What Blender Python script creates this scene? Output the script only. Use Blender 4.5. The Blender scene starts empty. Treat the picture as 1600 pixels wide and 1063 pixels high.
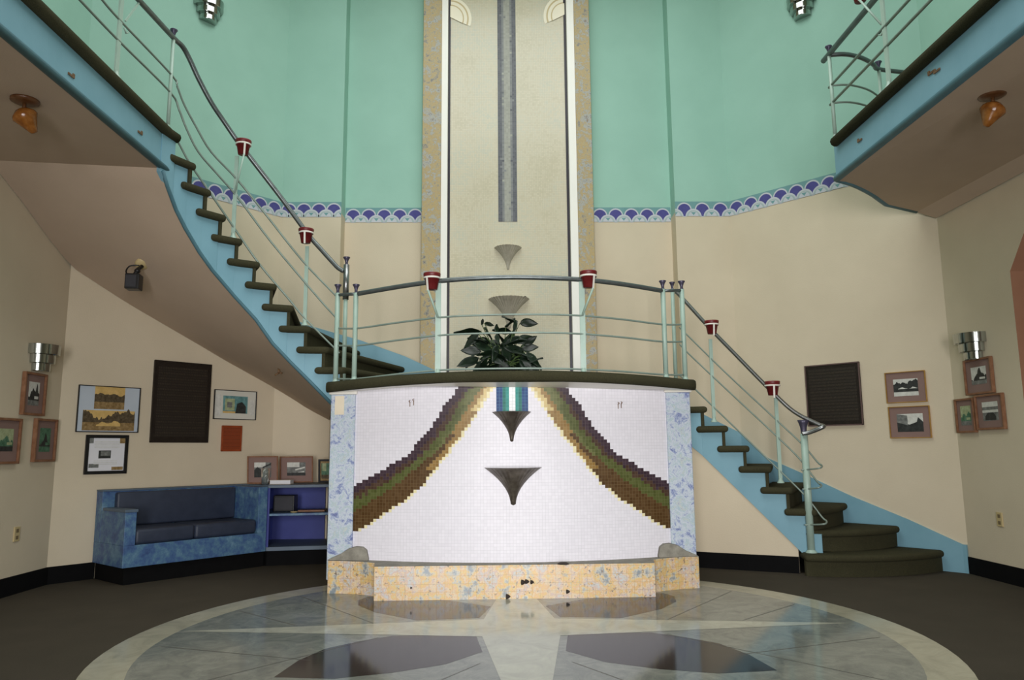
import bpy, bmesh, math, random
from mathutils import Vector, Matrix, noise
from math import sin, cos, pi, radians, sqrt, atan2, hypot
random.seed(7)
C = bpy.context.scene.collection

# ------------------------------------------------------------------ camera
F = 1170.0; PITCH = radians(8.41); ROLL = radians(0.45); YAW = radians(1.13)
EYE = Vector((-.12, 0, 1.15))
fwd = Vector((sin(YAW)*cos(PITCH), cos(YAW)*cos(PITCH), sin(PITCH)))
r0 = Vector((cos(YAW), -sin(YAW), 0)); u0 = r0.cross(fwd)
rt = cos(ROLL)*r0 - sin(ROLL)*u0; up = sin(ROLL)*r0 + cos(ROLL)*u0
cd = bpy.data.cameras.new('camera'); cam = bpy.data.objects.new('camera', cd); C.objects.link(cam)
cd.sensor_width = 36; cd.lens = F*36/1600; cd.clip_start = .05; cd.clip_end = 100
cam.matrix_world = Matrix(((rt.x, up.x, -fwd.x, EYE.x), (rt.y, up.y, -fwd.y, EYE.y), (rt.z, up.z, -fwd.z, EYE.z), (0, 0, 0, 1)))
bpy.context.scene.camera = cam

# a sight line meets a real surface: measured positions on walls, floors and railing lines
def ray(px, py): return fwd + rt*((px-800)/F) - up*((py-531.5)/F)
def on_y(px, py, y): r = ray(px, py); return EYE + r*((y-EYE.y)/r.y)
def on_x(px, py, x): r = ray(px, py); return EYE + r*((x-EYE.x)/r.x)
def on_z(px, py, z): r = ray(px, py); return EYE + r*((z-EYE.z)/r.z)
def on_seg(px, py, a, b):
    r = ray(px, py); d = Vector((b[0]-a[0], b[1]-a[1])); n = Vector((-d.y, d.x))
    t = ((a[0]-EYE.x)*n.x + (a[1]-EYE.y)*n.y) / (r.x*n.x + r.y*n.y)
    return EYE + r*t
def on_path(px, py, path):
    best = None
    for i in range(len(path)-1):
        a, b = path[i], path[i+1]; p = on_seg(px, py, a, b)
        d = Vector((b[0]-a[0], b[1]-a[1])); s = ((p.x-a[0])*d.x + (p.y-a[1])*d.y)/d.length_squared
        miss = max(0, -s, s-1)*d.length
        if i == 0 and s < 0: miss *= .3
        if i == len(path)-2 and s > 1: miss *= .3
        if (p-EYE).dot(fwd) < .2: continue
        if best is None or miss < best[0]-1e-6: best = (miss, p)
    return best[1]

# ------------------------------------------------------------------ materials
def lin(c):
    return tuple((v/255/12.92 if v/255 <= .04045 else ((v/255+.055)/1.055)**2.4) for v in c) + (1,)
def new_mat(name):
    m = bpy.data.materials.new(name); m.use_nodes = True
    nt = m.node_tree; return m, nt, nt.nodes['Principled BSDF']
def ramp(nt, stops, interp='LINEAR'):
    n = nt.nodes.new('ShaderNodeValToRGB'); e = n.color_ramp; e.interpolation = interp
    while len(e.elements) < len(stops): e.elements.new(.5)
    for i, (p, c) in enumerate(stops): e.elements[i].position = p; e.elements[i].color = lin(c)
    return n
def noise_node(nt, scale, detail=4, rough=.55, coord='Object'):
    tc = nt.nodes.new('ShaderNodeTexCoord'); n = nt.nodes.new('ShaderNodeTexNoise')
    n.inputs['Scale'].default_value = scale; n.inputs['Detail'].default_value = detail; n.inputs['Roughness'].default_value = rough
    nt.links.new(tc.outputs[coord], n.inputs['Vector']); return n
def bump(nt, b, src, strength, dist=.01):
    n = nt.nodes.new('ShaderNodeBump'); n.inputs['Strength'].default_value = strength; n.inputs['Distance'].default_value = dist
    nt.links.new(src, n.inputs['Height']); nt.links.new(n.outputs[0], b.inputs['Normal'])
def paint(name, col, rough=.6, var=6, scale=3, bscale=120, bs=.08, metal=0, spec=.5):
    m, nt, b = new_mat(name)
    n = noise_node(nt, scale)
    r = ramp(nt, [(.3, tuple(max(0, c-var) for c in col)), (.7, tuple(min(255, c+var) for c in col))])
    nt.links.new(n.outputs['Fac'], r.inputs[0]); nt.links.new(r.outputs[0], b.inputs['Base Color'])
    b.inputs['Roughness'].default_value = rough; b.inputs['Metallic'].default_value = metal
    b.inputs['Specular IOR Level'].default_value = spec
    if bs:
        n2 = noise_node(nt, bscale, 2); bump(nt, b, n2.outputs['Fac'], bs)
    return m
def blotch(name, stops, scale, rough=.5, detail=6, nrough=.65, bs=.05, spec=.5, dist=.0):
    m, nt, b = new_mat(name); n = noise_node(nt, scale, detail, nrough)
    n.inputs['Distortion'].default_value = dist
    r = ramp(nt, stops); nt.links.new(n.outputs['Fac'], r.inputs[0]); nt.links.new(r.outputs[0], b.inputs['Base Color'])
    b.inputs['Roughness'].default_value = rough; b.inputs['Specular IOR Level'].default_value = spec
    if bs: bump(nt, b, n.outputs['Fac'], bs)
    return m
def tiled(name, stops, size, grout, nscale=2, rough=.25, mortar=.04, fine=None, jitter=.06, spec=.5, bs=.25):
    # square tiles in UV metres over a blotchy glaze
    m, nt, b = new_mat(name); L = nt.links
    tc = nt.nodes.new('ShaderNodeTexCoord')
    br = nt.nodes.new('ShaderNodeTexBrick'); br.offset = 0; br.squash = 1
    br.inputs['Scale'].default_value = 1/size; br.inputs['Brick Width'].default_value = 1; br.inputs['Row Height'].default_value = 1
    br.inputs['Mortar Size'].default_value = mortar; br.inputs['Mortar Smooth'].default_value = .3; br.inputs['Bias'].default_value = 0
    br.inputs['Color1'].default_value = (.5-jitter, .5-jitter, .5-jitter, 1); br.inputs['Color2'].default_value = (.5+jitter, .5+jitter, .5+jitter, 1)
    br.inputs['Mortar'].default_value = (.5, .5, .5, 1)
    L.new(tc.outputs['UV'], br.inputs['Vector'])
    n = noise_node(nt, nscale, 5, .65)
    add = nt.nodes.new('ShaderNodeMath'); add.operation = 'ADD'; L.new(n.outputs['Fac'], add.inputs[0])
    sub = nt.nodes.new('ShaderNodeMath'); sub.operation = 'SUBTRACT'; sub.inputs[1].default_value = .5
    L.new(br.outputs['Color'], sub.inputs[0]); L.new(sub.outputs[0], add.inputs[1])
    r = ramp(nt, stops); L.new(add.outputs[0], r.inputs[0])
    col = r.outputs[0]
    if fine:
        n2 = noise_node(nt, fine[0], 3, .7); r2 = ramp(nt, [(fine[2], (0, 0, 0)), (fine[2]+.08, (255, 255, 255))])
        L.new(n2.outputs['Fac'], r2.inputs[0]); mx = nt.nodes.new('ShaderNodeMix'); mx.data_type = 'RGBA'
        L.new(r2.outputs[0], mx.inputs[0]); L.new(col, mx.inputs[6]); mx.inputs[7].default_value = lin(fine[1]); col = mx.outputs[2]
    mx = nt.nodes.new('ShaderNodeMix'); mx.data_type = 'RGBA'
    L.new(br.outputs['Fac'], mx.inputs[0]); L.new(col, mx.inputs[6]); mx.inputs[7].default_value = lin(grout)
    L.new(mx.outputs[2], b.inputs['Base Color'])
    b.inputs['Roughness'].default_value = rough; b.inputs['Specular IOR Level'].default_value = spec
    inv = nt.nodes.new('ShaderNodeMath'); inv.operation = 'SUBTRACT'; inv.inputs[0].default_value = 1; L.new(br.outputs['Fac'], inv.inputs[1])
    bump(nt, b, inv.outputs[0], bs, .002)
    return m
def carpet(name, c1, c2, scale=160):
    m, nt, b = new_mat(name); n = noise_node(nt, scale, 3, .7); n2 = noise_node(nt, 3, 3)
    r = ramp(nt, [(.3, c1), (.7, c2)]); L = nt.links
    mx = nt.nodes.new('ShaderNodeMath'); mx.operation = 'MULTIPLY_ADD'; mx.inputs[1].default_value = .6
    sc = nt.nodes.new('ShaderNodeMath'); sc.operation = 'MULTIPLY'; sc.inputs[1].default_value = .15
    L.new(n2.outputs['Fac'], sc.inputs[0]); L.new(n.outputs['Fac'], mx.inputs[0]); L.new(sc.outputs[0], mx.inputs[2])
    L.new(mx.outputs[0], r.inputs[0]); L.new(r.outputs[0], b.inputs['Base Color'])
    b.inputs['Roughness'].default_value = 1; b.inputs['Specular IOR Level'].default_value = .1
    bump(nt, b, n.outputs['Fac'], .5, .01)
    return m
def glass(name, col, rough=.03):
    m, nt, b = new_mat(name); b.inputs['Base Color'].default_value = lin(col); b.inputs['Roughness'].default_value = rough
    b.inputs['Transmission Weight'].default_value = .9; n = noise_node(nt, 30); bump(nt, b, n.outputs['Fac'], .02); return m

M = {}
M['cream'] = paint('cream wall paint', (212, 199, 174), .75, 3, 2, 90, .12, 0, .25)
M['teal'] = paint('aqua wall paint', (158, 200, 184), .75, 3, 2, 90, .1, 0, .25)
M['soffit'] = paint('shaded cream soffit paint', (186, 167, 147), .85, 3, 2, 90, .12, 0, .2)  # the cream wall paint made darker, shade under the slabs put into the colour
M['skyblue'] = paint('sky blue stringer paint', (122, 166, 182), .6, 5, 3, 80, .05)
M['tealtrim'] = paint('deep teal trim paint', (72, 112, 124), .6, 5, 6, 80, .03)
M['stair_carpet'] = carpet('olive stair carpet', (56, 55, 40), (88, 84, 62))
M['floor_carpet'] = carpet('brown floor carpet', (70, 65, 56), (98, 90, 78), 220)
M['black'] = paint('black baseboard rubber', (9, 9, 10), .85, 2, 8, 60, .02, 0, .15)
M['brown_reveal'] = paint('brown door reveal', (170, 124, 96), .7, 5)
M['dark'] = paint('dark void', (22, 20, 18), .9, 3)
M['mint'] = paint('pale mint metal paint', (164, 188, 175), .4, 6, 8, 60, .02)
M['steel'] = paint('brushed grey steel', (150, 152, 152), .3, 8, 20, 200, .02, .9)
M['dark_steel'] = paint('dull dark steel tube', (110, 116, 116), .35, 8, 20, 200, .02, .7)
M['rail'] = paint('grey green painted rod', (132, 148, 138), .4, 8, 12, 60, .02, .2)
M['chrome'] = paint('polished chrome', (178, 182, 178), .14, 3, 10, 100, 0, 1)
M['cap'] = paint('violet grey finial', (74, 70, 90), .4, 8, 20, 60, .02, .3)
M['pot'] = paint('deep red glazed clay', (112, 28, 30), .45, 10, 14, 60, .04)
M['white'] = paint('white enamel', (232, 228, 218), .35, 4, 6, 60, .02)
M['bronze'] = paint('dark patinated bronze', (92, 84, 74), .38, 22, 14, 40, .2, .6)
M['plaque'] = paint('brown black plaque', (40, 32, 26), .45, 5, 20, 100, .1, .3)
def text_mat(name, base, line, amount=.5):
    # rows of small raised marks too fine to read
    m, nt, b = new_mat(name); L = nt.links; tc = nt.nodes.new('ShaderNodeTexCoord')
    br = nt.nodes.new('ShaderNodeTexBrick'); br.offset = .37; br.offset_frequency = 3; br.squash = .6; br.squash_frequency = 2
    br.inputs['Scale'].default_value = 1; br.inputs['Brick Width'].default_value = .9; br.inputs['Row Height'].default_value = 1; br.inputs['Mortar Size'].default_value = .22; br.inputs['Mortar Smooth'].default_value = .4
    mp = nt.nodes.new('ShaderNodeMapping'); L.new(tc.outputs['UV'], mp.inputs[0]); L.new(mp.outputs[0], br.inputs['Vector'])
    n = noise_node(nt, 60, 3); mu = nt.nodes.new('ShaderNodeMath'); mu.operation = 'MULTIPLY'
    inv = nt.nodes.new('ShaderNodeMath'); inv.operation = 'SUBTRACT'; inv.inputs[0].default_value = 1; L.new(br.outputs['Fac'], inv.inputs[1])
    L.new(inv.outputs[0], mu.inputs[0]); L.new(n.outputs['Fac'], mu.inputs[1])
    r = ramp(nt, [(.1, base), (.8, line)]); L.new(mu.outputs[0], r.inputs[0]); L.new(r.outputs[0], b.inputs['Base Color'])
    b.inputs['Roughness'].default_value = .5; b.inputs['Metallic'].default_value = .2; bump(nt, b, mu.outputs[0], .4, .002); return m
M['plaque_text'] = text_mat('plaque lettering', (38, 31, 24), (66, 56, 44)); M['orange_text'] = text_mat('orange plate print', (146, 64, 26), (92, 44, 22)); M['plaque_rim'] = paint('worn plaque rim', (96, 76, 72), .5, 6)
M['plaque_line'] = paint('raised plaque lettering', (62, 54, 44), .4, 8, 40, 100, .05, .4)
M['pillar'] = blotch('blue and white sponged paint', [(.36, (92, 102, 152)), (.42, (132, 146, 184)), (.47, (176, 186, 202)), (.51, (200, 206, 212)), (.55, (148, 174, 190)), (.6, (198, 204, 194)), (.66, (124, 134, 182))], 11, .5, 8, .8, .05, .5, .6)
M['pilaster'] = blotch('ochre and grey sponged mosaic', [(.36, (96, 94, 100)), (.42, (142, 138, 130)), (.46, (184, 170, 132)), (.49, (190, 158, 92)), (.52, (158, 148, 122)), (.56, (182, 186, 184)), (.6, (122, 116, 112)), (.66, (170, 136, 76))], 5, .45, 12, .86, .1)
M['curb'] = tiled('hand painted ochre tile', [(.34, (136, 146, 152)), (.41, (200, 194, 180)), (.46, (220, 190, 122)), (.5, (216, 176, 132)), (.54, (220, 204, 172)), (.58, (206, 176, 160)), (.63, (198, 204, 204)), (.7, (206, 160, 88))], .062, (170, 136, 92), 8, .3, .015, (34, (116, 106, 100), .59), .02)
M['shell'] = blotch('pale grey cast stone', [(.3, (158, 152, 136)), (.7, (190, 184, 166))], 14, .7)
M['grout'] = blotch('grey mortar', [(.3, (120, 116, 106)), (.7, (156, 152, 140))], 14, .85)
M['niche'] = tiled('cream mosaic', [(.3, (206, 198, 172)), (.5, (216, 208, 184)), (.7, (204, 204, 186))], .022, (196, 190, 166), 1.6, .22, .05, None, .1, .5, .35)
TS = .0266
def tile_mat(name, col, grout, var=8, rough=.38, spec=.35):
    m, nt, b = new_mat(name); L = nt.links
    tc = nt.nodes.new('ShaderNodeTexCoord'); br = nt.nodes.new('ShaderNodeTexBrick'); br.offset = 0; br.squash = 1
    br.inputs['Scale'].default_value = 1/TS; br.inputs['Brick Width'].default_value = 1; br.inputs['Row Height'].default_value = 1
    br.inputs['Mortar Size'].default_value = .035; br.inputs['Mortar Smooth'].default_value = .3
    br.inputs['Color1'].default_value = lin(tuple(max(0, c-var) for c in col)); br.inputs['Color2'].default_value = lin(tuple(min(255, c+var) for c in col))
    br.inputs['Mortar'].default_value = lin(grout)
    L.new(tc.outputs['UV'], br.inputs['Vector']); L.new(br.outputs['Color'], b.inputs['Base Color'])
    b.inputs['Roughness'].default_value = rough; b.inputs['Specular IOR Level'].default_value = spec
    inv = nt.nodes.new('ShaderNodeMath'); inv.operation = 'SUBTRACT'; inv.inputs[0].default_value = 1; L.new(br.outputs['Fac'], inv.inputs[1])
    bump(nt, b, inv.outputs[0], .3, .0015)
    return m
TILE = {
 'white': tile_mat('white wall tile', (232, 229, 236), (208, 206, 212), 3),
 'plum': tile_mat('plum tile', (62, 46, 56), (96, 84, 84)),
 'umber': tile_mat('umber tile', (74, 54, 42), (106, 90, 74)),
 'brown': tile_mat('brown tile', (84, 60, 32), (116, 96, 66)),
 'olive': tile_mat('olive tile', (82, 88, 44), (112, 114, 76)),
 'moss': tile_mat('moss tile', (98, 102, 56), (136, 136, 96)),
 'ochre': tile_mat('ochre tile', (146, 114, 60), (176, 154, 110), 10),
 'sand': tile_mat('sand tile', (206, 184, 124), (214, 200, 160), 12),
 'pale': tile_mat('pale yellow tile', (234, 224, 180), (224, 216, 190), 6),
 'blue': tile_mat('cobalt tile', (22, 64, 120), (110, 154, 180), 8, .3, .1),
 'sea': tile_mat('sea green tile', (44, 144, 134), (110, 180, 172), 8, .3, .1),
 'jade': tile_mat('jade tile', (24, 112, 100), (100, 164, 156), 8, .3, .1),
 'ice': tile_mat('mirror white tile', (244, 246, 246), (180, 200, 200)),
 'steelA': tile_mat('slate tile', (100, 102, 108), (120, 120, 122)),
 'steelB': tile_mat('grey tile', (132, 134, 134), (146, 146, 144)),
 'steelC': tile_mat('silver tile', (164, 164, 154), (170, 168, 158)),
}
M['band_base'] = paint('grey teal stencil', (112, 156, 158), .75, 4, 8, 90, .05)
M['band_pale'] = paint('lavender white stencil', (196, 200, 206), .75, 4, 8, 90, .05)
M['band_grey'] = paint('pale grey stencil', (168, 184, 184), .75, 4, 8, 90, .05)
M['band_violet'] = paint('violet stencil', (76, 74, 140), .75, 5, 20, 90, .05)
M['granite'] = blotch('polished grey granite', [(.3, (98, 104, 102)), (.5, (124, 128, 122)), (.7, (146, 148, 140))], 5, .1, 9, .75, 0, .2, 1.5)
M['star'] = blotch('polished pale marble', [(.3, (158, 158, 146)), (.5, (176, 176, 162)), (.7, (190, 190, 174))], 5, .1, 8, .7, 0, .2, 1)
M['ring'] = blotch('polished beige marble', [(.3, (150, 148, 130)), (.5, (170, 166, 146)), (.7, (182, 178, 158))], 4, .14, 8, .7, 0, .2, 1)
M['petal'] = blotch('polished black granite', [(.3, (36, 34, 36)), (.6, (50, 48, 50)), (.75, (66, 64, 64))], 12, .1, 8, .75, 0, .15)
M['joint'] = paint('dark floor joint', (84, 80, 74), .4, 4)
M['sofa'] = blotch('blue sponged marble paint', [(.3, (48, 66, 112)), (.45, (66, 96, 140)), (.55, (84, 120, 146)), (.66, (110, 142, 168)), (.74, (64, 78, 140))], 9, .5, 8, .72)
M['sofa_top'] = paint('slate blue paint', (84, 100, 116), .55, 6)
M['cushion'] = paint('navy vinyl cushion', (46, 54, 72), .5, 5, 10, 200, .1)
M['shelf_blue'] = paint('deep blue cabinet paint', (48, 58, 130), .55, 6)
M['gold'] = paint('thin gold frame', (196, 152, 84), .35, 14, 12, 60, .02, .6)
M['wood'] = paint('mid brown frame wood', (134, 92, 64), .5, 14, 18, 60, .05)
M['blackframe'] = paint('black frame lacquer', (20, 20, 22), .35, 4)
M['mauve'] = paint('mauve mat board', (134, 108, 100), .8, 4)
M['beigemat'] = paint('cream mat board', (210, 208, 196), .8, 4)
M['bluemat'] = paint('pale blue grey mat', (186, 196, 206), .8, 4)
M['paper'] = paint('white paper', (222, 222, 226), .8, 4)
M['p_dark'] = paint('print dark tone', (40, 42, 40), .6, 14, 30)
M['p_mid'] = paint('print mid tone', (110, 112, 108), .6, 26, 30)
M['p_light'] = paint('print light tone', (206, 206, 198), .6, 12, 30)
M['s_dark'] = paint('sepia dark tone', (78, 64, 40), .6, 24, 40)
M['s_mid'] = paint('sepia mid tone', (136, 110, 66), .6, 26, 40)
M['s_light'] = paint('sepia light tone', (206, 172, 104), .6, 12, 20)
M['g_mid'] = paint('print green tone', (70, 110, 84), .6, 24, 30)
M['g_light'] = paint('print pale green', (160, 170, 130), .6, 20, 30)
M['b_mid'] = paint('print blue green', (96, 140, 140), .6, 20, 30)
M['orange'] = paint('burnt orange plate', (150, 66, 26), .5, 10, 10)
M['orange_line'] = paint('dark brown print', (98, 48, 24), .6, 10, 40)
M['amber'] = paint('amber glazed glass', (138, 84, 30), .22, 20, 20, 60, .05)
M['amber_dark'] = paint('brown canopy', (88, 54, 26), .4, 14, 14)
M['plastic'] = paint('black plastic', (18, 18, 20), .4, 3)
M['plastic_grey'] = paint('dark grey grille', (44, 44, 50), .6, 5)
M['plate'] = paint('almond outlet plate', (198, 178, 130), .45, 5)
M['slot'] = paint('outlet slot', (120, 104, 74), .6, 4)
M['rust'] = paint('rusty anchor', (112, 84, 56), .7, 18, 60)
M['leaf'] = blotch('dark glossy leaf', [(.3, (12, 24, 14)), (.6, (22, 40, 23)), (.75, (38, 60, 32))], 12, .48, 4, .6, .05)
M['leaf_edge'] = paint('pale leaf rim', (130, 146, 100), .4, 10)
M['stem'] = paint('green stem', (70, 92, 44), .5, 10)
M['soil'] = paint('potting soil', (40, 32, 24), .95, 8, 40)
M['clay'] = paint('black nursery pot', (30, 30, 30), .5, 4)
M['glass'] = glass('clear glass', (225, 235, 232))
M['book'] = paint('book cover white', (216, 206, 196), .6, 5)
M['reflected_arch'] = paint('ivory arch reflection', (246, 238, 214), .3, 3)  # window reflection on the niche panel, painted as a colour
M['reflected_arch_line'] = paint('tan arch reflection', (206, 186, 140), .3, 5)  # tan rings of the same painted reflection
M['trimwhite'] = paint('white enamel trim', (250, 248, 240), .35, 2)
M['groove'] = paint('dark groove', (46, 42, 52), .4, 4)
M['chip'] = paint('chipped dark spot', (46, 36, 30), .8, 8, 60)
M['patch'] = paint('bare plaster patch', (226, 214, 190), .8, 6)

# ------------------------------------------------------------------ mesh builder
WL = {}   # world location of every empty/part origin
class MB:
    def __init__(s): s.v = []; s.f = []; s.m = []; s.uv = {}; s.sm = set()
    def add(s, vs, fs, mi=0, smooth=False, uvs=None):
        o = len(s.v); s.v += [tuple(p) for p in vs]
        for k, f in enumerate(fs):
            s.f.append(tuple(i+o for i in f)); s.m.append(mi)
            if smooth: s.sm.add(len(s.f)-1)
            if uvs: s.uv[len(s.f)-1] = uvs[k]
        return s
    def box(s, c, d, mi=0, ax=(1, 0), rz=None):
        # centre, size; ax: unit x axis in plan
        x = Vector((ax[0], ax[1], 0)).normalized(); y = Vector((-x.y, x.x, 0)); z = Vector((0, 0, 1)); c = Vector(c)
        vs = [c + x*(i*d[0]/2) + y*(j*d[1]/2) + z*(k*d[2]/2) for k in (-1, 1) for j in (-1, 1) for i in (-1, 1)]
        return s.add(vs, [(0, 2, 3, 1), (4, 5, 7, 6), (0, 1, 5, 4), (2, 6, 7, 3), (0, 4, 6, 2), (1, 3, 7, 5)], mi)
    def prism(s, poly, z0, z1, side=0, top=None, bottom=None, u0=0):
        n = len(poly); top = side if top is None else top; bottom = side if bottom is None else bottom
        a = sum(poly[i][0]*poly[(i+1) % n][1]-poly[(i+1) % n][0]*poly[i][1] for i in range(n))
        if a < 0: poly = poly[::-1]
        zz0 = z0 if isinstance(z0, (list, tuple)) else [z0]*n; zz1 = z1 if isinstance(z1, (list, tuple)) else [z1]*n
        if a < 0: zz0 = list(zz0)[::-1]; zz1 = list(zz1)[::-1]
        vs = [(p[0], p[1], z) for p, z in zip(poly, zz0)] + [(p[0], p[1], z) for p, z in zip(poly, zz1)]
        s.add(vs, [tuple(range(n))[::-1]], bottom); o = len(s.v)-2*n
        s.f.append(tuple(o+n+i for i in range(n))); s.m.append(top)
        u = u0
        for i in range(n):
            j = (i+1) % n; l = hypot(poly[j][0]-poly[i][0], poly[j][1]-poly[i][1])
            s.f.append((o+i, o+j, o+n+j, o+n+i)); s.m.append(side)
            s.uv[len(s.f)-1] = [(u, zz0[i]), (u+l, zz0[j]), (u+l, zz1[j]), (u, zz1[i])]; u += l
        return s
    def quad(s, a, b, c, d, mi=0): return s.add([a, b, c, d], [(0, 1, 2, 3)], mi, uvs=[[(0, 0), ((Vector(b)-Vector(a)).length, 0), ((Vector(b)-Vector(a)).length, (Vector(d)-Vector(a)).length), (0, (Vector(d)-Vector(a)).length)]])
    def tube(s, pts, r, mi=0, seg=8, cap=True):
        pts = [Vector(p) for p in pts]; n = len(pts); vs = []; rr = r if isinstance(r, (list, tuple)) else [r]*n
        t0 = (pts[1]-pts[0]).normalized(); ref = Vector((0, 0, 1)) if abs(t0.z) < .9 else Vector((1, 0, 0))
        for i, p in enumerate(pts):
            a = pts[max(i-1, 0)]; b = pts[min(i+1, n-1)]; t = (b-a)
            t = t.normalized() if t.length > 1e-9 else t0
            x = ref.cross(t)
            if x.length < 1e-4: x = Vector((0, 1, 0)).cross(t)
            x.normalize(); y = t.cross(x); ref = y if abs(t.z) >= .9 else Vector((0, 0, 1))
            for k in range(seg):
                g = 2*pi*k/seg; vs.append(p + x*(cos(g)*rr[i]) + y*(sin(g)*rr[i]))
        fs = [(i*seg+k, i*seg+(k+1) % seg, (i+1)*seg+(k+1) % seg, (i+1)*seg+k) for i in range(n-1) for k in range(seg)]
        s.add(vs, fs, mi, True)
        if cap:
            o = len(s.v)-n*seg
            s.f.append(tuple(o+k for k in range(seg))[::-1]); s.m.append(mi); s.f.append(tuple(o+(n-1)*seg+k for k in range(seg))); s.m.append(mi)
        return s
    def lathe(s, prof, c=(0, 0, 0), seg=24, mi=0, a0=0, a1=2*pi, flute=0, nfl=0, smooth=True, tilt=None, sharp=False):
        if sharp:
            for i in range(len(prof)-1): s.lathe(prof[i:i+2], c, seg, mi, a0, a1, flute, nfl, smooth, tilt)
            return s
        full = abs(a1-a0-2*pi) < 1e-6; n = seg if full else seg+1; vs = []
        for (r, z) in prof:
            for k in range(n):
                g = a0+(a1-a0)*k/seg; q = r*(1+flute*cos(nfl*g)) if flute else r
                p = Vector((q*cos(g), q*sin(g), z))
                if tilt: p = tilt @ p
                vs.append(p+Vector(c))
        fs = []
        for i in range(len(prof)-1):
            for k in range(seg):
                k2 = (k+1) % n if full else k+1
                fs.append((i*n+k, i*n+k2, (i+1)*n+k2, (i+1)*n+k))
        return s.add(vs, fs, mi, smooth)
    def build(s, name, mats, parent=None, bevel=0, seg=2, smooth=False, angle=40, loc=None):
        mats = mats if isinstance(mats, (list, tuple)) else [mats]
        base = WL.get(parent.name, Vector((0, 0, 0))) if parent else Vector((0, 0, 0))
        if parent is None:
            base = Vector(loc) if loc else Vector((0, 0, 0))
        me = bpy.data.meshes.new(name); me.from_pydata([tuple(Vector(v)-base) for v in s.v], [], s.f)
        for m in mats: me.materials.append(m)
        me.polygons.foreach_set('material_index', [min(i, len(mats)-1) for i in s.m])
        me.polygons.foreach_set('use_smooth', [bool(smooth or (i in s.sm)) for i in range(len(s.f))])
        if s.uv:
            ul = me.uv_layers.new(name='UVMap')
            for p in me.polygons:
                if p.index in s.uv:
                    for li, uv in zip(p.loop_indices, s.uv[p.index]): ul.data[li].uv = uv
        me.update()
        o = bpy.data.objects.new(name, me); C.objects.link(o)
        if parent: o.parent = parent; WL[o.name] = base
        else: o.location = base; WL[o.name] = base
        if bevel:
            b = o.modifiers.new('bevel', 'BEVEL'); b.width = bevel; b.segments = seg; b.limit_method = 'ANGLE'; b.angle_limit = radians(angle)
        return o
def thing(name, label, cat, loc=(0, 0, 0), group=None):
    o = bpy.data.objects.new(name, None); C.objects.link(o); o.location = loc; o.empty_display_size = .1
    WL[o.name] = Vector(loc); o['label'] = label; o['category'] = cat
    if group: o['group'] = group
    return o
def tag(o, label, cat, group=None):
    o['label'] = label; o['category'] = cat
    if group: o['group'] = group
    return o
def struct(o, label=None):
    o['kind'] = 'structure'
    if label: o['label'] = label
    return o
def copy_thing(root, loc, label):
    r = root.copy(); C.objects.link(r); r.location = loc; r['label'] = label; WL[r.name] = Vector(loc)
    for ch in list(root.children):
        c = ch.copy(); C.objects.link(c); c.parent = r
        for g in list(ch.children):
            d = g.copy(); C.objects.link(d); d.parent = c
    return r
def smooth_pts(pts, n=6):
    # Catmull-Rom through the points
    P = [Vector(p) for p in pts]; out = []
    for i in range(len(P)-1):
        a = P[max(i-1, 0)]; b = P[i]; c = P[i+1]; d = P[min(i+2, len(P)-1)]
        for k in range(n):
            t = k/n; out.append(.5*((2*b)+(c-a)*t+(2*a-5*b+4*c-d)*t*t+(3*b-a-3*c+d)*t**3))
    out.append(P[-1]); return out

# ------------------------------------------------------------------ the room
XL, XR, YB, YC, YF = -4.16, 4.22, 8.7, 8.92, -3.0
LA, LK = (XL, 7.0), (-2.7, 8.7); RA, RK = (XR, 7.05), (2.7, 8.7)
CEIL = 7.7; ZB0, ZB1 = 3.94, 4.125
LAND = 1.74; RUP = .19; UPZ = LAND+11*RUP; RDN = LAND/9
def wall(name, p, q, z0=0, z1=CEIL, th=.14, mats=('cream', 'teal')):
    d = Vector((q[0]-p[0], q[1]-p[1])).normalized(); n = Vector((-d.y, d.x))*th   # outward when walking with the room on the right
    a, b = p, q; c = (q[0]+n.x, q[1]+n.y); e = (p[0]+n.x, p[1]+n.y); mb = MB()
    for (za, zb, mi) in ((z0, min(z1, ZB0+.05), 0), (ZB0+.05, z1, 1)):
        if zb > za: mb.prism([a, b, c, e], za, zb, mi)
    return struct(mb.build(name, [M[k] for k in mats]))
wall('wall_left', (XL, YF), LA)
wall('wall_back_left', LA, LK)
SEL, SER = -1.985, 2.04
wall('wall_back', LK, (SEL, YB), th=.4).name = 'wall_back_1'
wall('wall_back_2', (SER, YB), RK, th=.4)
wall('wall_back_3', (SEL-.1, YC), (SER+.1, YC))
wall('wall_back_right', RK, RA)
# right wall with a chamfered doorway
DY0, DZ = 6.104, 2.62
mb = MB(); n = .3
yz = [(YF, 0), (4.6, 0), (4.6, 2.62), (4.85, 2.95), (5.85, 2.95), (DY0, 2.62), (DY0, 0), (RA[1], 0), (RA[1], ZB0+.05), (YF, ZB0+.05)]
def wall_profile(mb, yz, x, th, mi):
    k = len(yz); mb.add([(x, y, z) for y, z in yz]+[(x+th, y, z) for y, z in yz], [tuple(range(k)), tuple(range(k, 2*k))[::-1]], mi)
wall_profile(mb, yz, XR, n, 0)
o = len(mb.v)-2*len(yz)
for i in range(len(yz)):
    j = (i+1) % len(yz); mb.f.append((o+i, o+len(yz)+i, o+len(yz)+j, o+j)); mb.m.append(2 if 1 <= i <= 5 else 0)
mb.prism([(XR, YF), (XR, RA[1]), (XR+.14, RA[1]), (XR+.14, YF)], ZB0+.05, CEIL, 1)
struct(mb.build('wall_right', [M['cream'], M['teal'], M['brown_reveal']]))
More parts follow.
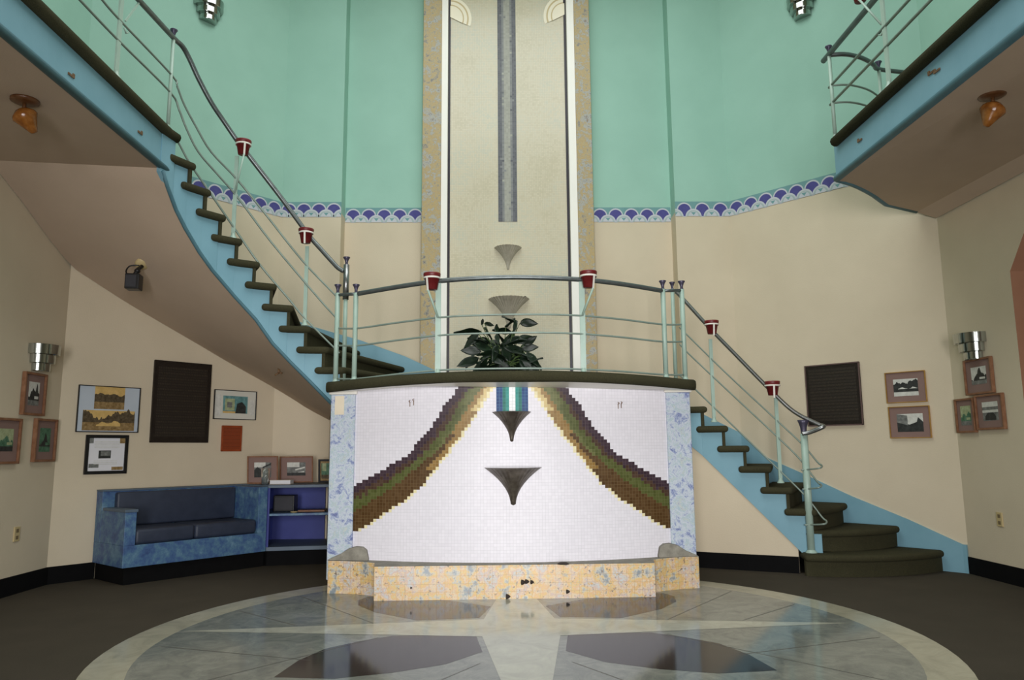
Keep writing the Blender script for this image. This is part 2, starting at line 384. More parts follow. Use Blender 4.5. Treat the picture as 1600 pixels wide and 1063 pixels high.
# the passage behind the doorway
mb = MB(); mb.prism([(XR+.9, 4.2), (XR+.9, 6.6), (XR+1.0, 6.6), (XR+1.0, 4.2)], 0, 3.2, 0)
mb.prism([(XR+.14, 6.5), (XR+.9, 6.5), (XR+.9, 6.6), (XR+.14, 6.6)], 0, 3.2, 0); mb.prism([(XR+.14, 4.1), (XR+.9, 4.1), (XR+.9, 4.2), (XR+.14, 4.2)], 0, 3.2, 0)
mb.prism([(XR+.3, 4.1), (XR+1, 4.1), (XR+1, 6.6), (XR+.3, 6.6)], 3.2, 3.3, 0)
struct(mb.build('wall_passage', M['brown_reveal']))
# entrance wall behind the camera with two tall glazed openings
mb = MB(); W0, W1, WH = .35, 1.75, 2.6
for a, b, z0, z1 in ((XL, -W1, 0, CEIL), (-W0, W0, 0, CEIL), (W1, XR, 0, CEIL), (-W1, -W0, WH, CEIL), (W0, W1, WH, CEIL)):
    mb.prism([(a, YF-.15), (b, YF-.15), (b, YF), (a, YF)], z0, z1, 0)
struct(mb.build('wall_front', M['cream']))
for k, sx in enumerate((-1, 1)):
    mb = MB(); x0, x1 = sorted((sx*W0, sx*W1))
    for (c, d) in (((x0+.03, YF-.08, WH/2), (.06, .08, WH)), ((x1-.03, YF-.08, WH/2), (.06, .08, WH)), (((x0+x1)/2, YF-.08, WH-.03), (W1-W0, .08, .06)), (((x0+x1)/2, YF-.08, .05), (W1-W0, .08, .1)), (((x0+x1)/2, YF-.08, 1.9), (W1-W0, .06, .06))): mb.box(c, d)
    struct(mb.build('window_%d' % (k+1), M['steel']))
mb = MB(); mb.prism([(XL-.2, YF-.2), (XR+1.2, YF-.2), (XR+1.2, YC+.2), (XL-.2, YC+.2)], -.1, 0)
struct(mb.build('floor', M['floor_carpet']))
# ceiling with a square skylight opening
mb = MB()
for poly in ([(XL-.2, YF-.2), (XR+.2, YF-.2), (XR+.2, 1.8), (XL-.2, 1.8)], [(XL-.2, 7.2), (XR+.2, 7.2), (XR+.2, YC+.2), (XL-.2, YC+.2)], [(XL-.2, 1.8), (-2.4, 1.8), (-2.4, 7.2), (XL-.2, 7.2)], [(2.4, 1.8), (XR+.2, 1.8), (XR+.2, 7.2), (2.4, 7.2)]):
    mb.prism(poly, CEIL, CEIL+.15)
struct(mb.build('ceiling', M['cream']))
# baseboards
def baseboard(name, pts, h=.15, th=.018):
    mb = MB()
    for a, b in zip(pts, pts[1:]):
        d = Vector((b[0]-a[0], b[1]-a[1])).normalized(); n = Vector((d.y, -d.x))*th
        mb.prism([a, b, (b[0]+n.x, b[1]+n.y), (a[0]+n.x, a[1]+n.y)], 0, h)
    return struct(mb.build(name, M['black']))
baseboard('baseboard_left', [(XL, YF), LA, (-3.9, 7.303)])
baseboard('baseboard_right', [(XR, RA[1]), (XR, DY0)])

# stencilled scallop border
def scallop(name, p, q, flip=False):
    d = Vector((q[0]-p[0], q[1]-p[1])); Ln = d.length; d.normalize(); n = Vector((d.y, -d.x)); mb = MB()
    def P(u, z, off): return (p[0]+d.x*u+n.x*off, p[1]+d.y*u+n.y*off, z)
    def disc(u, zc, r, off, mi, z_min=-9, fan=False):
        pts = []
        for k in range(25):
            g = 2*pi*k/24; x = max(0, min(Ln, u+r*cos(g))); z = max(z_min, zc+r*sin(g)); pts.append(P(x, z, off))
        mb.add(pts[:24], [tuple(range(24))], mi)
    mb.add([P(0, ZB0+.06, .001), P(Ln, ZB0+.06, .001), P(Ln, ZB1, .001), P(0, ZB1, .001)], [(0, 1, 2, 3)], 0)
    mb.add([P(0, ZB0, .0012), P(Ln, ZB0, .0012), P(Ln, ZB0+.085, .0012), P(0, ZB0+.085, .0012)], [(0, 1, 2, 3)], 2)
    per = Ln/max(1, round(Ln/.19)); k = int(round(Ln/per))
    for i in range(k):
        u = (i+.5)*per; disc(u, 4.022, .091, .002, 1); disc(u, 4.018, .077, .003, 3)
    for i in range(k+1):
        u = i*per; disc(u, ZB0-.005, .098, .004, 1, ZB0); disc(u, ZB0-.012, .085, .005, 2, ZB0); disc(u, ZB0+.0, .06, .0055, 1, ZB0); 
        a = P(max(0, min(Ln, u)), ZB0+.012, .006)
        mb.add([P(max(0, u-.03), ZB0+.05, .006), a, P(min(Ln, u+.03), ZB0+.05, .006)], [(0, 1, 2)], 0)
    return struct(mb.build(name, [M['band_base'], M['band_pale'], M['band_grey'], M['band_violet']]))
scallop('trim_1', LA, LK); scallop('trim_2', LK, (SEL, YB)); scallop('trim_3', (SEL+.005, YC), (-1.03, YC))
scallop('trim_4', (1.06, YC), (SER-.005, YC)); scallop('trim_5', (SER, YB), RK); scallop('trim_6', RK, RA)

# ------------------------------------------------------------------ floor medallion
mc = (.03, 4.94); mb = MB()
def circ(r, n=96, c=mc): return [(c[0]+r*cos(2*pi*k/n), c[1]+r*sin(2*pi*k/n)) for k in range(n)]
def flat(poly, z, mi): mb.add([(p[0], p[1], z) for p in poly], [tuple(range(len(poly)))], mi)
mb.prism(circ(2.47), 0, .004, 1)
flat(circ(2.24), .0045, 0)
sc = (.02, 5.13); star = []
for k in range(8):
    g = pi/2*(k/2); r = 2.2 if k % 2 == 0 else .345
    star.append((sc[0]+r*cos(g), sc[1]+r*sin(g)*(.98 if k % 2 else 1)))
for k in (1, 3, 5, 7): flat([sc, star[k], star[(k+1) % 8]], .0055, 2); flat([sc, star[k-1], star[k]], .0055, 2)
low = [(-.265, 4.93), (-.79, 4.94), (-.975, 4.81), (-1.14, 4.65), (-1.235, 4.4), (-1.28, 4.09), (-.965, 4.05), (-.68, 4.14), (-.41, 4.285), (-.215, 4.53)]
hi = [(-.255, 5.42), (-.68, 5.365), (-1.01, 5.64), (-1.18, 5.9), (-1.215, 6.1), (-1.16, 6.24), (-.8, 6.2), (-.5, 6.04), (-.18, 5.8)]
for poly in (low, hi):
    flat(poly, .005, 3); flat([(.05-p[0], p[1]) for p in poly][::-1], .005, 3)
def joint(a, b, w=.006, z=.0052):
    d = Vector((b[0]-a[0], b[1]-a[1])).normalized(); n = Vector((-d.y, d.x))*w/2
    flat([(a[0]+n.x, a[1]+n.y), (a[0]-n.x, a[1]-n.y), (b[0]-n.x, b[1]-n.y), (b[0]+n.x, b[1]+n.y)], z, 4)
for s in (-1, 1):
    joint((mc[0]+s*.9, 4.9), (mc[0]+s*1.9, 3.75)); joint((mc[0]+s*1.2, 4.4), (mc[0]+s*2.18, 4.75)); joint((mc[0]+s*1.0, 5.3), (mc[0]+s*1.75, 6.3)); joint((mc[0]+s*1.5, 5.25), (mc[0]+s*2.05, 5.75)); joint((mc[0]+s*.25, 4.3), (mc[0]+s*1.1, 3.0))
struct(mb.build('floor_medallion', [M['granite'], M['ring'], M['star'], M['petal'], M['joint']]), 'round polished stone medallion inlaid in the carpet with pale star and dark petals')

# ------------------------------------------------------------------ fountain drum
ft = thing('fountain', 'white tiled fountain wall with brown and green arcs, flanked by blue marbled pillars', 'fountain', (0, 6.3, 0))
wy = lambda x: 6.2+.24*(x/1.25)**2
WTOP = 1.715; XW = 1.345
OUT = [(.43, 1.69), (.552, 1.546), (.667, 1.358), (.768, 1.243), (.86, 1.128), (.964, 1.065), (1.13, .975), (1.335, .872)]
INN = [(.155, 1.69), (.226, 1.584), (.325, 1.427), (.425, 1.281), (.544, 1.133), (.674, .967), (.743, .879), (.904, .745), (1.008, .684), (1.101, .622), (1.184, .563), (1.335, .487)]
def x_at(arr, z):
    if z >= arr[0][1]: return arr[0][0]
    for (a, za), (b, zb) in zip(arr, arr[1:]):
        if zb <= z <= za: return a+(b-a)*(za-z)/(za-zb)
    return 9
names = list(TILE); mb = MB(); nx = 2*int(round(XW/TS)); dx = 2*XW/nx; nz = 62; z0 = WTOP-nz*TS
for i in range(nx):
    xa, xb = -XW+i*dx, -XW+(i+1)*dx; xm = abs((xa+xb)/2)
    for j in range(nz):
        za, zb = z0+j*TS, z0+(j+1)*TS; zm = (za+zb)/2; k = 'white'
        xi, xo = x_at(INN, zm), x_at(OUT, zm)
        if xi < 9 and xi-TS*.9 < xm < (xo if xo < 9 else 9):
            xo2 = xo if xo < 9 else 1.335+(.872-zm)*2.2
            f = (xm-xi)/(xo2-xi); s = min(1, max(0, (zm-.5)/1.2))
            h = random.random()
            if f < 0: k = 'pale'
            elif f < .16: k = 'sand' if s > .82 else ('ochre' if s > .42 else 'brown')
            elif f < .30: k = 'ochre' if s > .66 else 'brown'
            elif f < .38: k = 'moss' if s > .5 else 'brown'
            elif f < .58: k = 'moss' if s > .86 else 'olive'
            elif f < .64: k = 'olive' if h < .5 else 'umber'
            elif f < .76: k = 'umber' if h < .85 else 'plum'
            else: k = 'plum'
        if zm > 1.46 and xm < .133:
            k = ('ice' if xm < .027 else 'sea' if xm < .054 else 'jade' if xm < .081 else 'blue')
        u0_, u1_ = i*TS, (i+1)*TS
        mb.add([(xa, wy(xa), za), (xb, wy(xb), za), (xb, wy(xb), zb), (xa, wy(xa), zb)], [(0, 1, 2, 3)], names.index(k), uvs=[[(u0_+TS*.5, j*TS+TS*.5-TS*.5), (u1_+TS*.5, j*TS), (u1_+TS*.5, (j+1)*TS), (u0_+TS*.5, (j+1)*TS)]])
for f, uv in list(mb.uv.items()): mb.uv[f] = [(u-TS*.5, v) for u, v in uv]
mb.build('tile_wall', [TILE[k] for k in names], ft)
# solid body behind the tiles
mb = MB(); body = [(x/10*1.33, wy(x/10*1.33)+.012) for x in range(-10, 11)]+[(1.5, 6.62), (1.52, 7.72), (1.9, 8.68), (-2.05, 8.68), (-1.52, 6.62)]
mb.prism(body, 0, WTOP-.02); mb.build('body', M['cream'], ft)
for s, (xa, xb) in ((-1, (-1.55, -1.34)), (1, (1.335, 1.545))):
    mb = MB(); mb.prism([(xa, 6.455), (xb, 6.455), (xb, 6.66), (xa, 6.66)], .1, 1.64); pl = mb.build('pillar', M['pillar'], ft, .008)
    mb = MB(); mb.prism([(xa-.015, 6.44), (xb+.015, 6.44), (xb+.015, 6.67), (xa-.015, 6.67)], 1.638, 1.68); mb.build('pillar_cap', M['white'], pl, .008)
    if s < 0:
        mb = MB(); mb.box((-1.475, 6.454, 1.545), (.08, .004, .16)); p = mb.build('plaster_patch', M['patch'], pl, .0015); p['label'] = 'bare pale plaster patch'
cp = [(-1.535, 6.7), (-1.525, 6.40), (-1.4, 6.385), (-1.25, 6.34), (-1.12, 6.26), (-1.09, 6.06), (1.115, 6.09), (1.145, 6.28), (1.27, 6.36), (1.42, 6.42), (1.56, 6.45), (1.555, 6.7)]
mb = MB(); mb.prism(cp, 0, .262, 0, 1, 1); cb = mb.build('basin_curb', [M['curb'], M['grout']], ft, .004)
for (x, z, y) in ((-.05, .025, 6.064), (.07, .13, 6.066), (.1, .135, 6.067), (.14, .13, 6.068), (.42, .055, 6.073), (-.8, .1, 6.053)):
    w = random.uniform(.012, .022) if x > -.5 else .008; mb = MB()
    mb.lathe([(0, -.004), (w, -.002), (w*.9, .006), (0, .006)], (x, y, z), 9, 0, 0, 2*pi, .25, 3, tilt=Matrix.Rotation(pi/2, 3, 'X')); mb.build('chip', M['chip'], cb)
for s in (-1, 1):
    mb = MB(); prof = [(1.548, 0), (1.53, .012), (1.44, .05), (1.37, .095), (1.31, .11), (1.25, .108), (1.215, .085), (1.20, .02), (1.2, 0)]
    prof = [(s*x+.008, z) for x, z in prof]
    k = len(prof); ya = [6.415, 6.41, 6.405, 6.40, 6.39, 6.38, 6.375, 6.37, 6.37]; yb = 6.52
    vs = [(x, y, .262+z) for (x, z), y in zip(prof, ya)]+[(x, yb, .262+z) for x, z in prof]
    mb.add(vs, [tuple(range(k)), tuple(range(k, 2*k))[::-1]]+[(i, k+i, k+(i+1) % k, (i+1) % k) for i in range(k)])
    mb.build('mortar_ledge', M['grout'], ft, .012, 3)
# trumpet shaped bowls
def trumpet(x, y, ztop, zbot, w, name, mat, parent, rib=.0, n=40, nf=0, facing=-pi):
    mb = MB(); h = ztop-zbot; prof = []
    for t in (0, .02, .06, .12, .2, .3, .42, .55, .68, .8, .9, .97, 1.0):
        r = w*(.09+.91*(1-t)**2.0) if t < .97 else w*(.09 if t < 1 else .03)
        prof.append((r, ztop-h*t))
    prof = [(w*.86, ztop-.012), (w*.97, ztop-.002), (w, ztop-.003)]+prof[1:]
    mb.lathe(prof, (x, y, 0), n, 0, -pi, 0, rib, nf)
    mb.lathe([(0, ztop-.05), (w*.86, ztop-.012)], (x, y, 0), n, 0, -pi, 0)
    return mb.build(name, mat, parent)
trumpet(-.006, wy(0)+.003, 1.468, 1.222, .162, 'spill_bowl', M['bronze'], ft, .012, 64, 26)
trumpet(.002, wy(0)+.003, 1.016, .712, .235, 'spill_bowl', M['bronze'], ft, .012, 64, 30)
for (px, py) in ((640, 627), (646, 625), (967, 630), (972, 629)):
    p = on_y(px, py, wy(1.0) if False else 6.28); q = Vector((p.x, wy(p.x)-.003, p.z)); mb = MB()
    mb.lathe([(.0, -.004), (.009, -.003), (.011, .004)], q, 8, 0, tilt=Matrix.Rotation(pi/2, 3, 'X')); mb.box((q.x, q.y, q.z-.025), (.006, .004, .04)); mb.build('wall_anchor', M['rust'], ft)
o = MB().lathe([(0, .006), (.03, .012), (.045, .004), (.05, 0)], (on_y(880, 886, 6.1).x, 6.09, .262), 12).build('dark_chip', M['chip'], loc=(on_y(880, 886, 6.1).x, 6.09, .262))
tag(o, 'small dark broken chip lying on the fountain curb edge', 'chip')

# ------------------------------------------------------------------ landing on the drum
ld = thing('stair_landing', 'dark carpeted curved landing on top of the white tiled fountain', 'landing', (0, 6.5, LAND))
CR = .05
def fy(x): return 6.33-.40*(1-(x/1.56)**2)
def fz(x): return LAND-.012+CR*(1-(x/1.56)**2)
FX = [-1.56+3.12*k/40 for k in range(41)]
mb = MB(); poly = [(x, fy(x)+.03) for x in FX]+[(1.58, 7.75), (1.06, 8.755), (-1.03, 8.755), (-1.58, 7.0)]
mb.prism(poly, LAND-.045, LAND); mb.build('slab', M['stair_carpet'], ld)
mb = MB(); pts = [(x, fy(x), fz(x)-.038) for x in FX]
n = len(pts); prof = [(.04, .04), (0, .042), (-.03, .028), (-.038, 0), (-.03, -.03), (0, -.042), (.04, -.042)]
vs = [(p[0], p[1]+a, p[2]+b) for p in pts for a, b in prof]; k = len(prof)
mb.add(vs, [(i*k+j, (i+1)*k+j, (i+1)*k+(j+1) % k, i*k+(j+1) % k) for i in range(n-1) for j in range(k)], 0, True)
mb.f += [tuple(range(k)), tuple((n-1)*k+j for j in range(k))[::-1]]; mb.m += [0, 0]
mb.build('carpet_edge', M['stair_carpet'], ld)
mb = MB(); mb.prism([(x, fy(x)+.03) for x in FX]+[(x, wy(x)+.05 if abs(x) < 1.33 else 6.5) for x in FX[::-1]], [fz(x)-.078 for x in FX]+[fz(x)-.074 for x in FX[::-1]], [fz(x)-.06 for x in FX]+[fz(x)-.06 for x in FX[::-1]])
mb.build('soffit_lip', M['white'], ld)

# ------------------------------------------------------------------ paths of the two flights
LP = [(-1.3, 6.95), (-1.52, 6.95), (-1.69, 6.94), (-1.86, 6.92), (-2.02, 6.885), (-2.17, 6.82), (-2.31, 6.74), (-2.45, 6.645), (-2.573, 6.54), (-2.67, 6.41), (-2.76, 6.27), (-2.83, 6.13), (-2.86, 5.99), (-2.86, 0)]
RP = [(1.2, 7.78), (1.55, 7.69), (1.84, 7.57), (2.267, 7.345), (2.70, 7.13), (3.2, 6.85)]
# left flight
ls = thing('staircase', 'upper flight of carpeted stairs curving up left with sky blue stringer', 'staircase', (-2.3, 7.2, LAND))
outer = [(-.8, 8.66), (-1.2, 8.66), (-1.72, 8.66), (-2.36, 8.66), (-2.80, 8.50), (-3.08, 8.18), (-3.36, 7.86), (-3.64, 7.53), (-3.9, 7.22), (-4.1, 6.9), (-4.12, 6.45)]
inner = LP[1:12]
def step(mb, rb_, a0, a1, b0, b1, z, rise, th=.066, ext=.11):
    # a: nosing line (inner, outer); b: next nosing line; treads overhang the riser and the inner stringer
    A0, A1, B0, B1 = (Vector(p) for p in (a0, a1, b0, b1))
    back = (B0-A0).normalized(); side = (A1-A0).normalized()
    f0 = A0-side*.045-back*.012; f1 = A1-back*.012; g0 = B0-side*.045+back*ext; g1 = B1+(B1-A1).normalized()*.02 if (B1-A1).length > 1e-4 else B1
    mb.prism([f0, f1, g1, g0], z-th, z)
    r0_, r1_ = A0+back*.022-side*.022, A1+(B1-A1)*.12
    rb_.prism([r0_, r1_, r1_+(B1-A1)*.06, r0_+back*.028], z-rise-.01, z-th+.01)
for i in range(10):
    mb = MB(); z = LAND+RUP*(i+1)
    rb_ = MB(); step(mb, rb_, inner[i], outer[i], inner[i+1], outer[i+1], z, RUP)
    tr = mb.build('carpet_tread', M['stair_carpet'], ls, .03, 5, True, 50); rb_.build('riser', M['stair_carpet'], tr)
# sawtooth inner stringer
bot_px = [(254, 269), (262, 295), (275, 330), (290, 360), (312, 397), (332, 425), (367, 466), (400, 502), (426, 539), (454.5, 569), (485.6, 600), (519, 634)]
BOT = [on_path(px, py, LP) for px, py in bot_px][::-1]
def z_on(poly3, x):
    for a, b in zip(poly3, poly3[1:]):
        if (a.x-x)*(b.x-x) <= 0 and abs(a.x-b.x) > 1e-9: return a.z+(b.z-a.z)*(x-a.x)/(b.x-a.x)
    return poly3[0].z if abs(x-poly3[0].x) < abs(x-poly3[-1].x) else poly3[-1].z
mb = MB(); cols = []
fine = []
for i in range(1, 12):
    a, b = Vector(LP[i]), Vector(LP[i+1]) if i < 11 else Vector((-2.86, 5.95))
    fine.append((a, b, LAND+RUP*i))
fine.insert(0, (Vector(LP[0]), Vector(LP[1]), LAND))
nb = len(BOT)
# bottom height as a function of distance along the path
def arc_of(p):
    s = 0; best = (9e9, 0)
    for a, b in zip(LP, LP[1:]):
        a, b = Vector(a), Vector(b); d = b-a; t = max(0, min(1, (Vector((p[0], p[1]))-a).dot(d)/d.length_squared)); dd = (a+d*t-Vector((p[0], p[1]))).length
        if dd < best[0]: best = (dd, s+t*d.length)
        s += d.length
    return best[1]
BS = sorted([(arc_of(p), p.z) for p in BOT])
def bz(p):
    s = arc_of(p)
    if s <= BS[0][0]: return BS[0][1]-(BS[0][0]-s)*.9
    for (a, za), (b, zb) in zip(BS, BS[1:]):
        if a <= s <= b: return za+(zb-za)*(s-a)/(b-a)
    return BS[-1][1]
for a, b, zt in fine:
    d = (b-a).normalized(); nrm = Vector((-d.y, d.x))*.035  # away from the camera
    if nrm.y < 0 and nrm.x > 0: nrm = -nrm
    nrm = Vector((d.y, -d.x))*.035
    for k in range(2):
        sh_ = d*(.045 if zt > LAND+.01 else 0); sb_ = d*.045; a2, b2 = a+sh_, b+sb_
        p, q = a2+(b2-a2)*(k/2), a2+(b2-a2)*((k+1)/2)
        mb.prism([p, q, q+nrm, p+nrm], [bz(p), bz(q), bz(q), bz(p)], [zt-.03]*4)
mb.build('stringer', M['skyblue'], ls)
mb = MB(); mb.tube([Vector((*(Vector((p.x, p.y))), bz(p)+.012))+Vector((0, -.004, 0)) for p in BOT], .016, 0, 8); mb.build('stringer_bead', M['tealtrim'], ls)
# sloping soffit
SO = [Vector((-2.06, 8.69, 1.515)), Vector((-2.3, 8.69, 1.64)), Vector((-2.5, 8.69, 1.77)), Vector((-2.7, 8.69, 1.89)), Vector((-2.9, 8.46, 2.02)), Vector((-3.1, 8.22, 2.15)), Vector((-3.3, 7.99, 2.29)), Vector((-3.55, 7.7, 2.46)), Vector((-3.806, 7.405, 2.635)), Vector((-3.98, 7.2, 2.77)), Vector((-4.15, 7.0, 2.905)), Vector((-4.155, 6.6, 3.08)), Vector((-4.155, 6.2, 3.28)), Vector((-4.155, 5.75, 3.475))]
SI = BOT+[Vector((-2.885, 5.93, 3.475))]
mb = MB(); nn = 12
def resample(P, n):
    Ls = [0]
    for a, b in zip(P, P[1:]): Ls.append(Ls[-1]+(b-a).length)
    out = []
    for k in range(n):
        s = Ls[-1]*k/(n-1); i = 0
        while i < len(P)-2 and Ls[i+1] < s: i += 1
        t = (s-Ls[i])/max(1e-9, Ls[i+1]-Ls[i]); out.append(P[i].lerp(P[i+1], t))
    return out
NA = 30; A = resample(SI, NA); B = resample(SO, NA); vs = []; q = 6
for i in range(NA):
    for j in range(q+1): vs.append(A[i].lerp(B[i], j/q))
fs = [(i*(q+1)+j, (i+1)*(q+1)+j, (i+1)*(q+1)+j+1, i*(q+1)+j+1) for i in range(NA-1) for j in range(q)]
mb.add(vs, fs, 0, True)
mb.add([v+Vector((0, 0, .03)) for v in vs], [f[::-1] for f in fs], 0, True)
SOFV = vs
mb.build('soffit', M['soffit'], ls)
# skirting along the wall
mb = MB(); oz = [LAND+RUP*(i+1) for i in range(11)]
sk = [((-.35, 8.69), LAND)]+[((p[0], p[1]+.03 if p[1] > 8.6 else p[1]), z) for p, z in zip(outer, oz)]
for (p, z), (p2, z2) in zip(sk, sk[1:]):
    d = (Vector(p2)-Vector(p)).normalized(); nv = Vector((d.y, -d.x))*.02
    mb.prism([p, p2, Vector(p2)+nv, Vector(p)+nv], [z-.2, z2-.2, z2-.2, z-.2], [z+.13, z2+.13, z2+.13, z+.13])
for x0, x1 in (): pass
mb.build('wall_skirting', M['skyblue'], ls)
# right flight
rs = thing('staircase', 'lower flight of carpeted stairs fanning out down to floor at right with sky blue sides', 'staircase', (2.6, 7.6, 0))
sx = [1253, 1255, 1222, 1187, 1155, 1123, 1090, 1062]
RZ = .197
sx = [1256, 1288, 1266, 1233, 1202, 1169, 1137, 1105]
rin = [Vector(on_path(px, 700, RP)[:2]) for px in sx]
rin[0] = Vector(on_z(1257, 872, RZ-.03)[:2]); rin[1] = Vector(on_z(1286, 834, 2*RZ-.03)[:2])
rin.append(Vector((1.5, 7.70)))
rout = [Vector(on_z(1490, 867, RDN-.03)[:2]), Vector(on_seg(1402, 829, RA, RK)[:2]), Vector(on_seg(1322, 793, RA, RK)[:2])]
rout = [Vector((4.06, 7.17)), Vector((3.80, 7.45)), Vector((3.46, 7.82)), Vector((3.18, 8.13)), Vector((2.93, 8.4)), Vector((2.68, 8.64)), Vector((2.3, 8.66)), Vector((1.95, 8.66)), Vector((1.5, 8.66))]
for i in range(8):
    z = RZ*(i+1); mb = MB(); rb_ = MB()
    a0, a1, b0, b1 = rin[i], rout[i], rin[i+1], rout[i+1]
    if i <= 2:   # bow fronted bottom treads
        bow = (.17, .1, .05)[i]; d = (a1-a0); nrm = Vector((d.y, -d.x)).normalized()
        if nrm.y > 0: nrm = -nrm
        pts = [a0+d*(k/12)+nrm*bow*(1-(2*k/12-1)**2) for k in range(13)]
        left = (Vector(on_path(1251, 800, RP)[:2])+Vector((-.0, .12)), Vector(on_z(1256, 834, 2*RZ-.03)[:2])+Vector((0, .04)), rin[3]+(rin[3]-rin[2]).normalized()*.08)[i]
        front = [p+nrm*.02 for p in pts]
        if i == 1: front[0] = left+Vector((.01, -.07))
        if i == 2: left = left+Vector((-.02, -.045)); front[0] = front[0]+Vector((-.02, -.03))
        mb.prism(front+[b1+(b1-a1)*.1, left], z-.066, z)
        q = pts if i != 1 else [a0+d*.03]+pts[1:]
        rb_.prism([p-nrm*.03+(d.normalized()*.03 if k == 0 else Vector((0, 0))) for k, p in enumerate(q)]+[a1-nrm*.06, a0-nrm*.06+d.normalized()*.03], z-RZ if i else 0, z-.05)
    else:
        step(mb, rb_, a0, a1, b0, b1, z, RZ, .066, .1)
    tr = mb.build('carpet_tread', M['stair_carpet'], rs, .03, 5, True, 50); rb_.build('riser', M['stair_carpet'], tr)
mb = MB()
RB = [on_path(px, py, RP) for px, py in ((1079, 694), (1255, 866))]   # lower edge of the inner stringer
def rbz(p): t = (p[0]-RB[0].x)/(RB[1].x-RB[0].x); return RB[0].z+(RB[1].z-RB[0].z)*t
# inner stringer under each tread (tread i covers rin[i]..rin[i+1])
for i in range(8):
    p, q2 = rin[i], rin[i+1]
    if i == 0: p, q2 = Vector(on_path(1258, 862, RP)[:2]), Vector(on_path(1254, 862, RP)[:2])
    if i == 1: p, q2 = Vector(on_path(1284, 840, RP)[:2]), rin[2]
    d = (q2-p)
    if d.length < 1e-3: continue
    d.normalize(); nrm = Vector((d.y, -d.x))*.035
    if nrm.y < 0: nrm = -nrm
    if i >= 2: p = p+d*.045; q2 = q2+d*.045
    elif i == 1: q2 = q2+d*.045
    zt = RZ*(i+1)-.03
    mb.prism([p, q2, q2+nrm, p+nrm], [max(.02, min(zt-.02, rbz(p))), max(.02, min(zt-.02, rbz(q2)))]+[max(.02, min(zt-.02, rbz(q2))), max(.02, min(zt-.02, rbz(p)))], [zt]*4)
mb.build('stringer', M['skyblue'], rs)
# the white closure under the flight
mb = MB(); W = [Vector((1.45, 7.735)), Vector((1.55, 7.70)), Vector((1.84, 7.585)), Vector((2.267, 7.36)), Vector((2.68, 7.155))]
for a, b in zip(W, W[1:]):
    d = (b-a).normalized(); nv = Vector((-d.y, d.x))*.05
    if nv.y < 0: nv = -nv
    o_ = Vector((-nv.x, -nv.y))*0
    mb.prism([a, b, b+nv, a+nv], 0, [max(.05, rbz(a)+.01), max(.05, rbz(b)+.01), max(.05, rbz(b)+.01), max(.05, rbz(a)+.01)])
mb.build('closure_wall', M['cream'], rs)
mb = MB()
for a, b in zip(W, W[1:]):
    d = (b-a).normalized(); nv = Vector((d.y, -d.x))*.018
    if nv.y > 0: nv = -nv
    mb.prism([a, b, b+nv, a+nv], 0, .15)
struct(mb.build('baseboard_stair', M['black']))
# wall skirting of the right flight
mb = MB(); ptsR = [(Vector((4.20, 7.06)), .36, 0)]
def fr(px, py): return on_seg(px, py, RA, RK)
sk = [fr(1505, 851), fr(1420, 812), fr(1330, 775), fr(1250, 738), fr(1200, 716)]
P = [Vector((4.215, 7.045, 0))]+[Vector((p.x, p.y, p.z)) for p in sk]+[Vector((2.7, 8.69, sk[-1].z+.28)), Vector((1.4, 8.69, LAND+.25))]
P[0].z = P[1].z
for a, b in zip(P, P[1:]):
    d = Vector((b.x-a.x, b.y-a.y)).normalized(); nv = Vector((d.y, -d.x))*.02
    if nv.y > 0: nv = -nv
    mb.prism([(a.x, a.y), (b.x, b.y), (b.x+nv.x, b.y+nv.y), (a.x+nv.x, a.y+nv.y)], 0, [a.z, b.z, b.z, a.z])
mb.build('wall_skirting', M['skyblue'], rs)

# ------------------------------------------------------------------ balconies
SB = 3.47
def balcony(edge, rest, label, holes, zw=None):
    b = thing('balcony', label, 'balcony', (edge[0][0], edge[0][1], SB)); mb = MB()
    poly = edge+rest
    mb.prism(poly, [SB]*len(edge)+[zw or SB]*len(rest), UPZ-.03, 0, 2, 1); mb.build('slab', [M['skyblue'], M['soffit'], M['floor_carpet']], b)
    mb = MB(); mb.tube([(p[0], p[1], SB+.018) for p in edge], .03, 0, 8); mb.build('bottom_bead', M['tealtrim'], b)
    return b
eL = [(-2.875, YF+.02), (-2.875, 6.02)]
bl = balcony(eL, [(-4.15, 6.3), (-4.15, YF+.02)], 'upper left balcony edge where the blue curved stairs arrive', 0)
mb = MB(); mb.tube([(-2.86, YF+.02, UPZ-.03), (-2.86, 5.98, UPZ-.03), (-2.84, 6.1, UPZ-.03)], .045, 0, 10); mb.build('carpet_edge', M['stair_carpet'], bl)
eR = [(2.86, YF+.02)]+[tuple(on_z(px, py, SB)[:2]) for px, py in ((1307, 283), (1318, 285.5), (1330, 289), (1342, 294), (1354, 300), (1366, 307), (1376, 314.5), (1385, 321))]+[(4.06, 7.12)]
br_ = balcony(eR, [(4.2, 7.03), (4.2, YF+.02)], 'upper right balcony edge hanging free above the wall plaque', 0, 3.38)
mb = MB(); mb.tube([(2.84, YF+.02, UPZ-.03), (2.84, 6.17, UPZ-.03)], .045, 0, 10); mb.build('carpet_edge', M['stair_carpet'], br_)
for (px, py, par, xx) in ((110, 117, bl, -2.872), (218, 207, bl, -2.872), (1456, 113, br_, 2.857), (1465, 110, br_, 2.857), (1344, 219, br_, 2.857)):
    p = on_x(px, py, xx); mb = MB(); s = 1 if xx > 0 else -1
    mb.box(p, (.008, .05, .014)); mb.box(p+Vector((0, .035, .01)), (.008, .02, .03)); mb.build('anchor_scar', M['rust'], par)

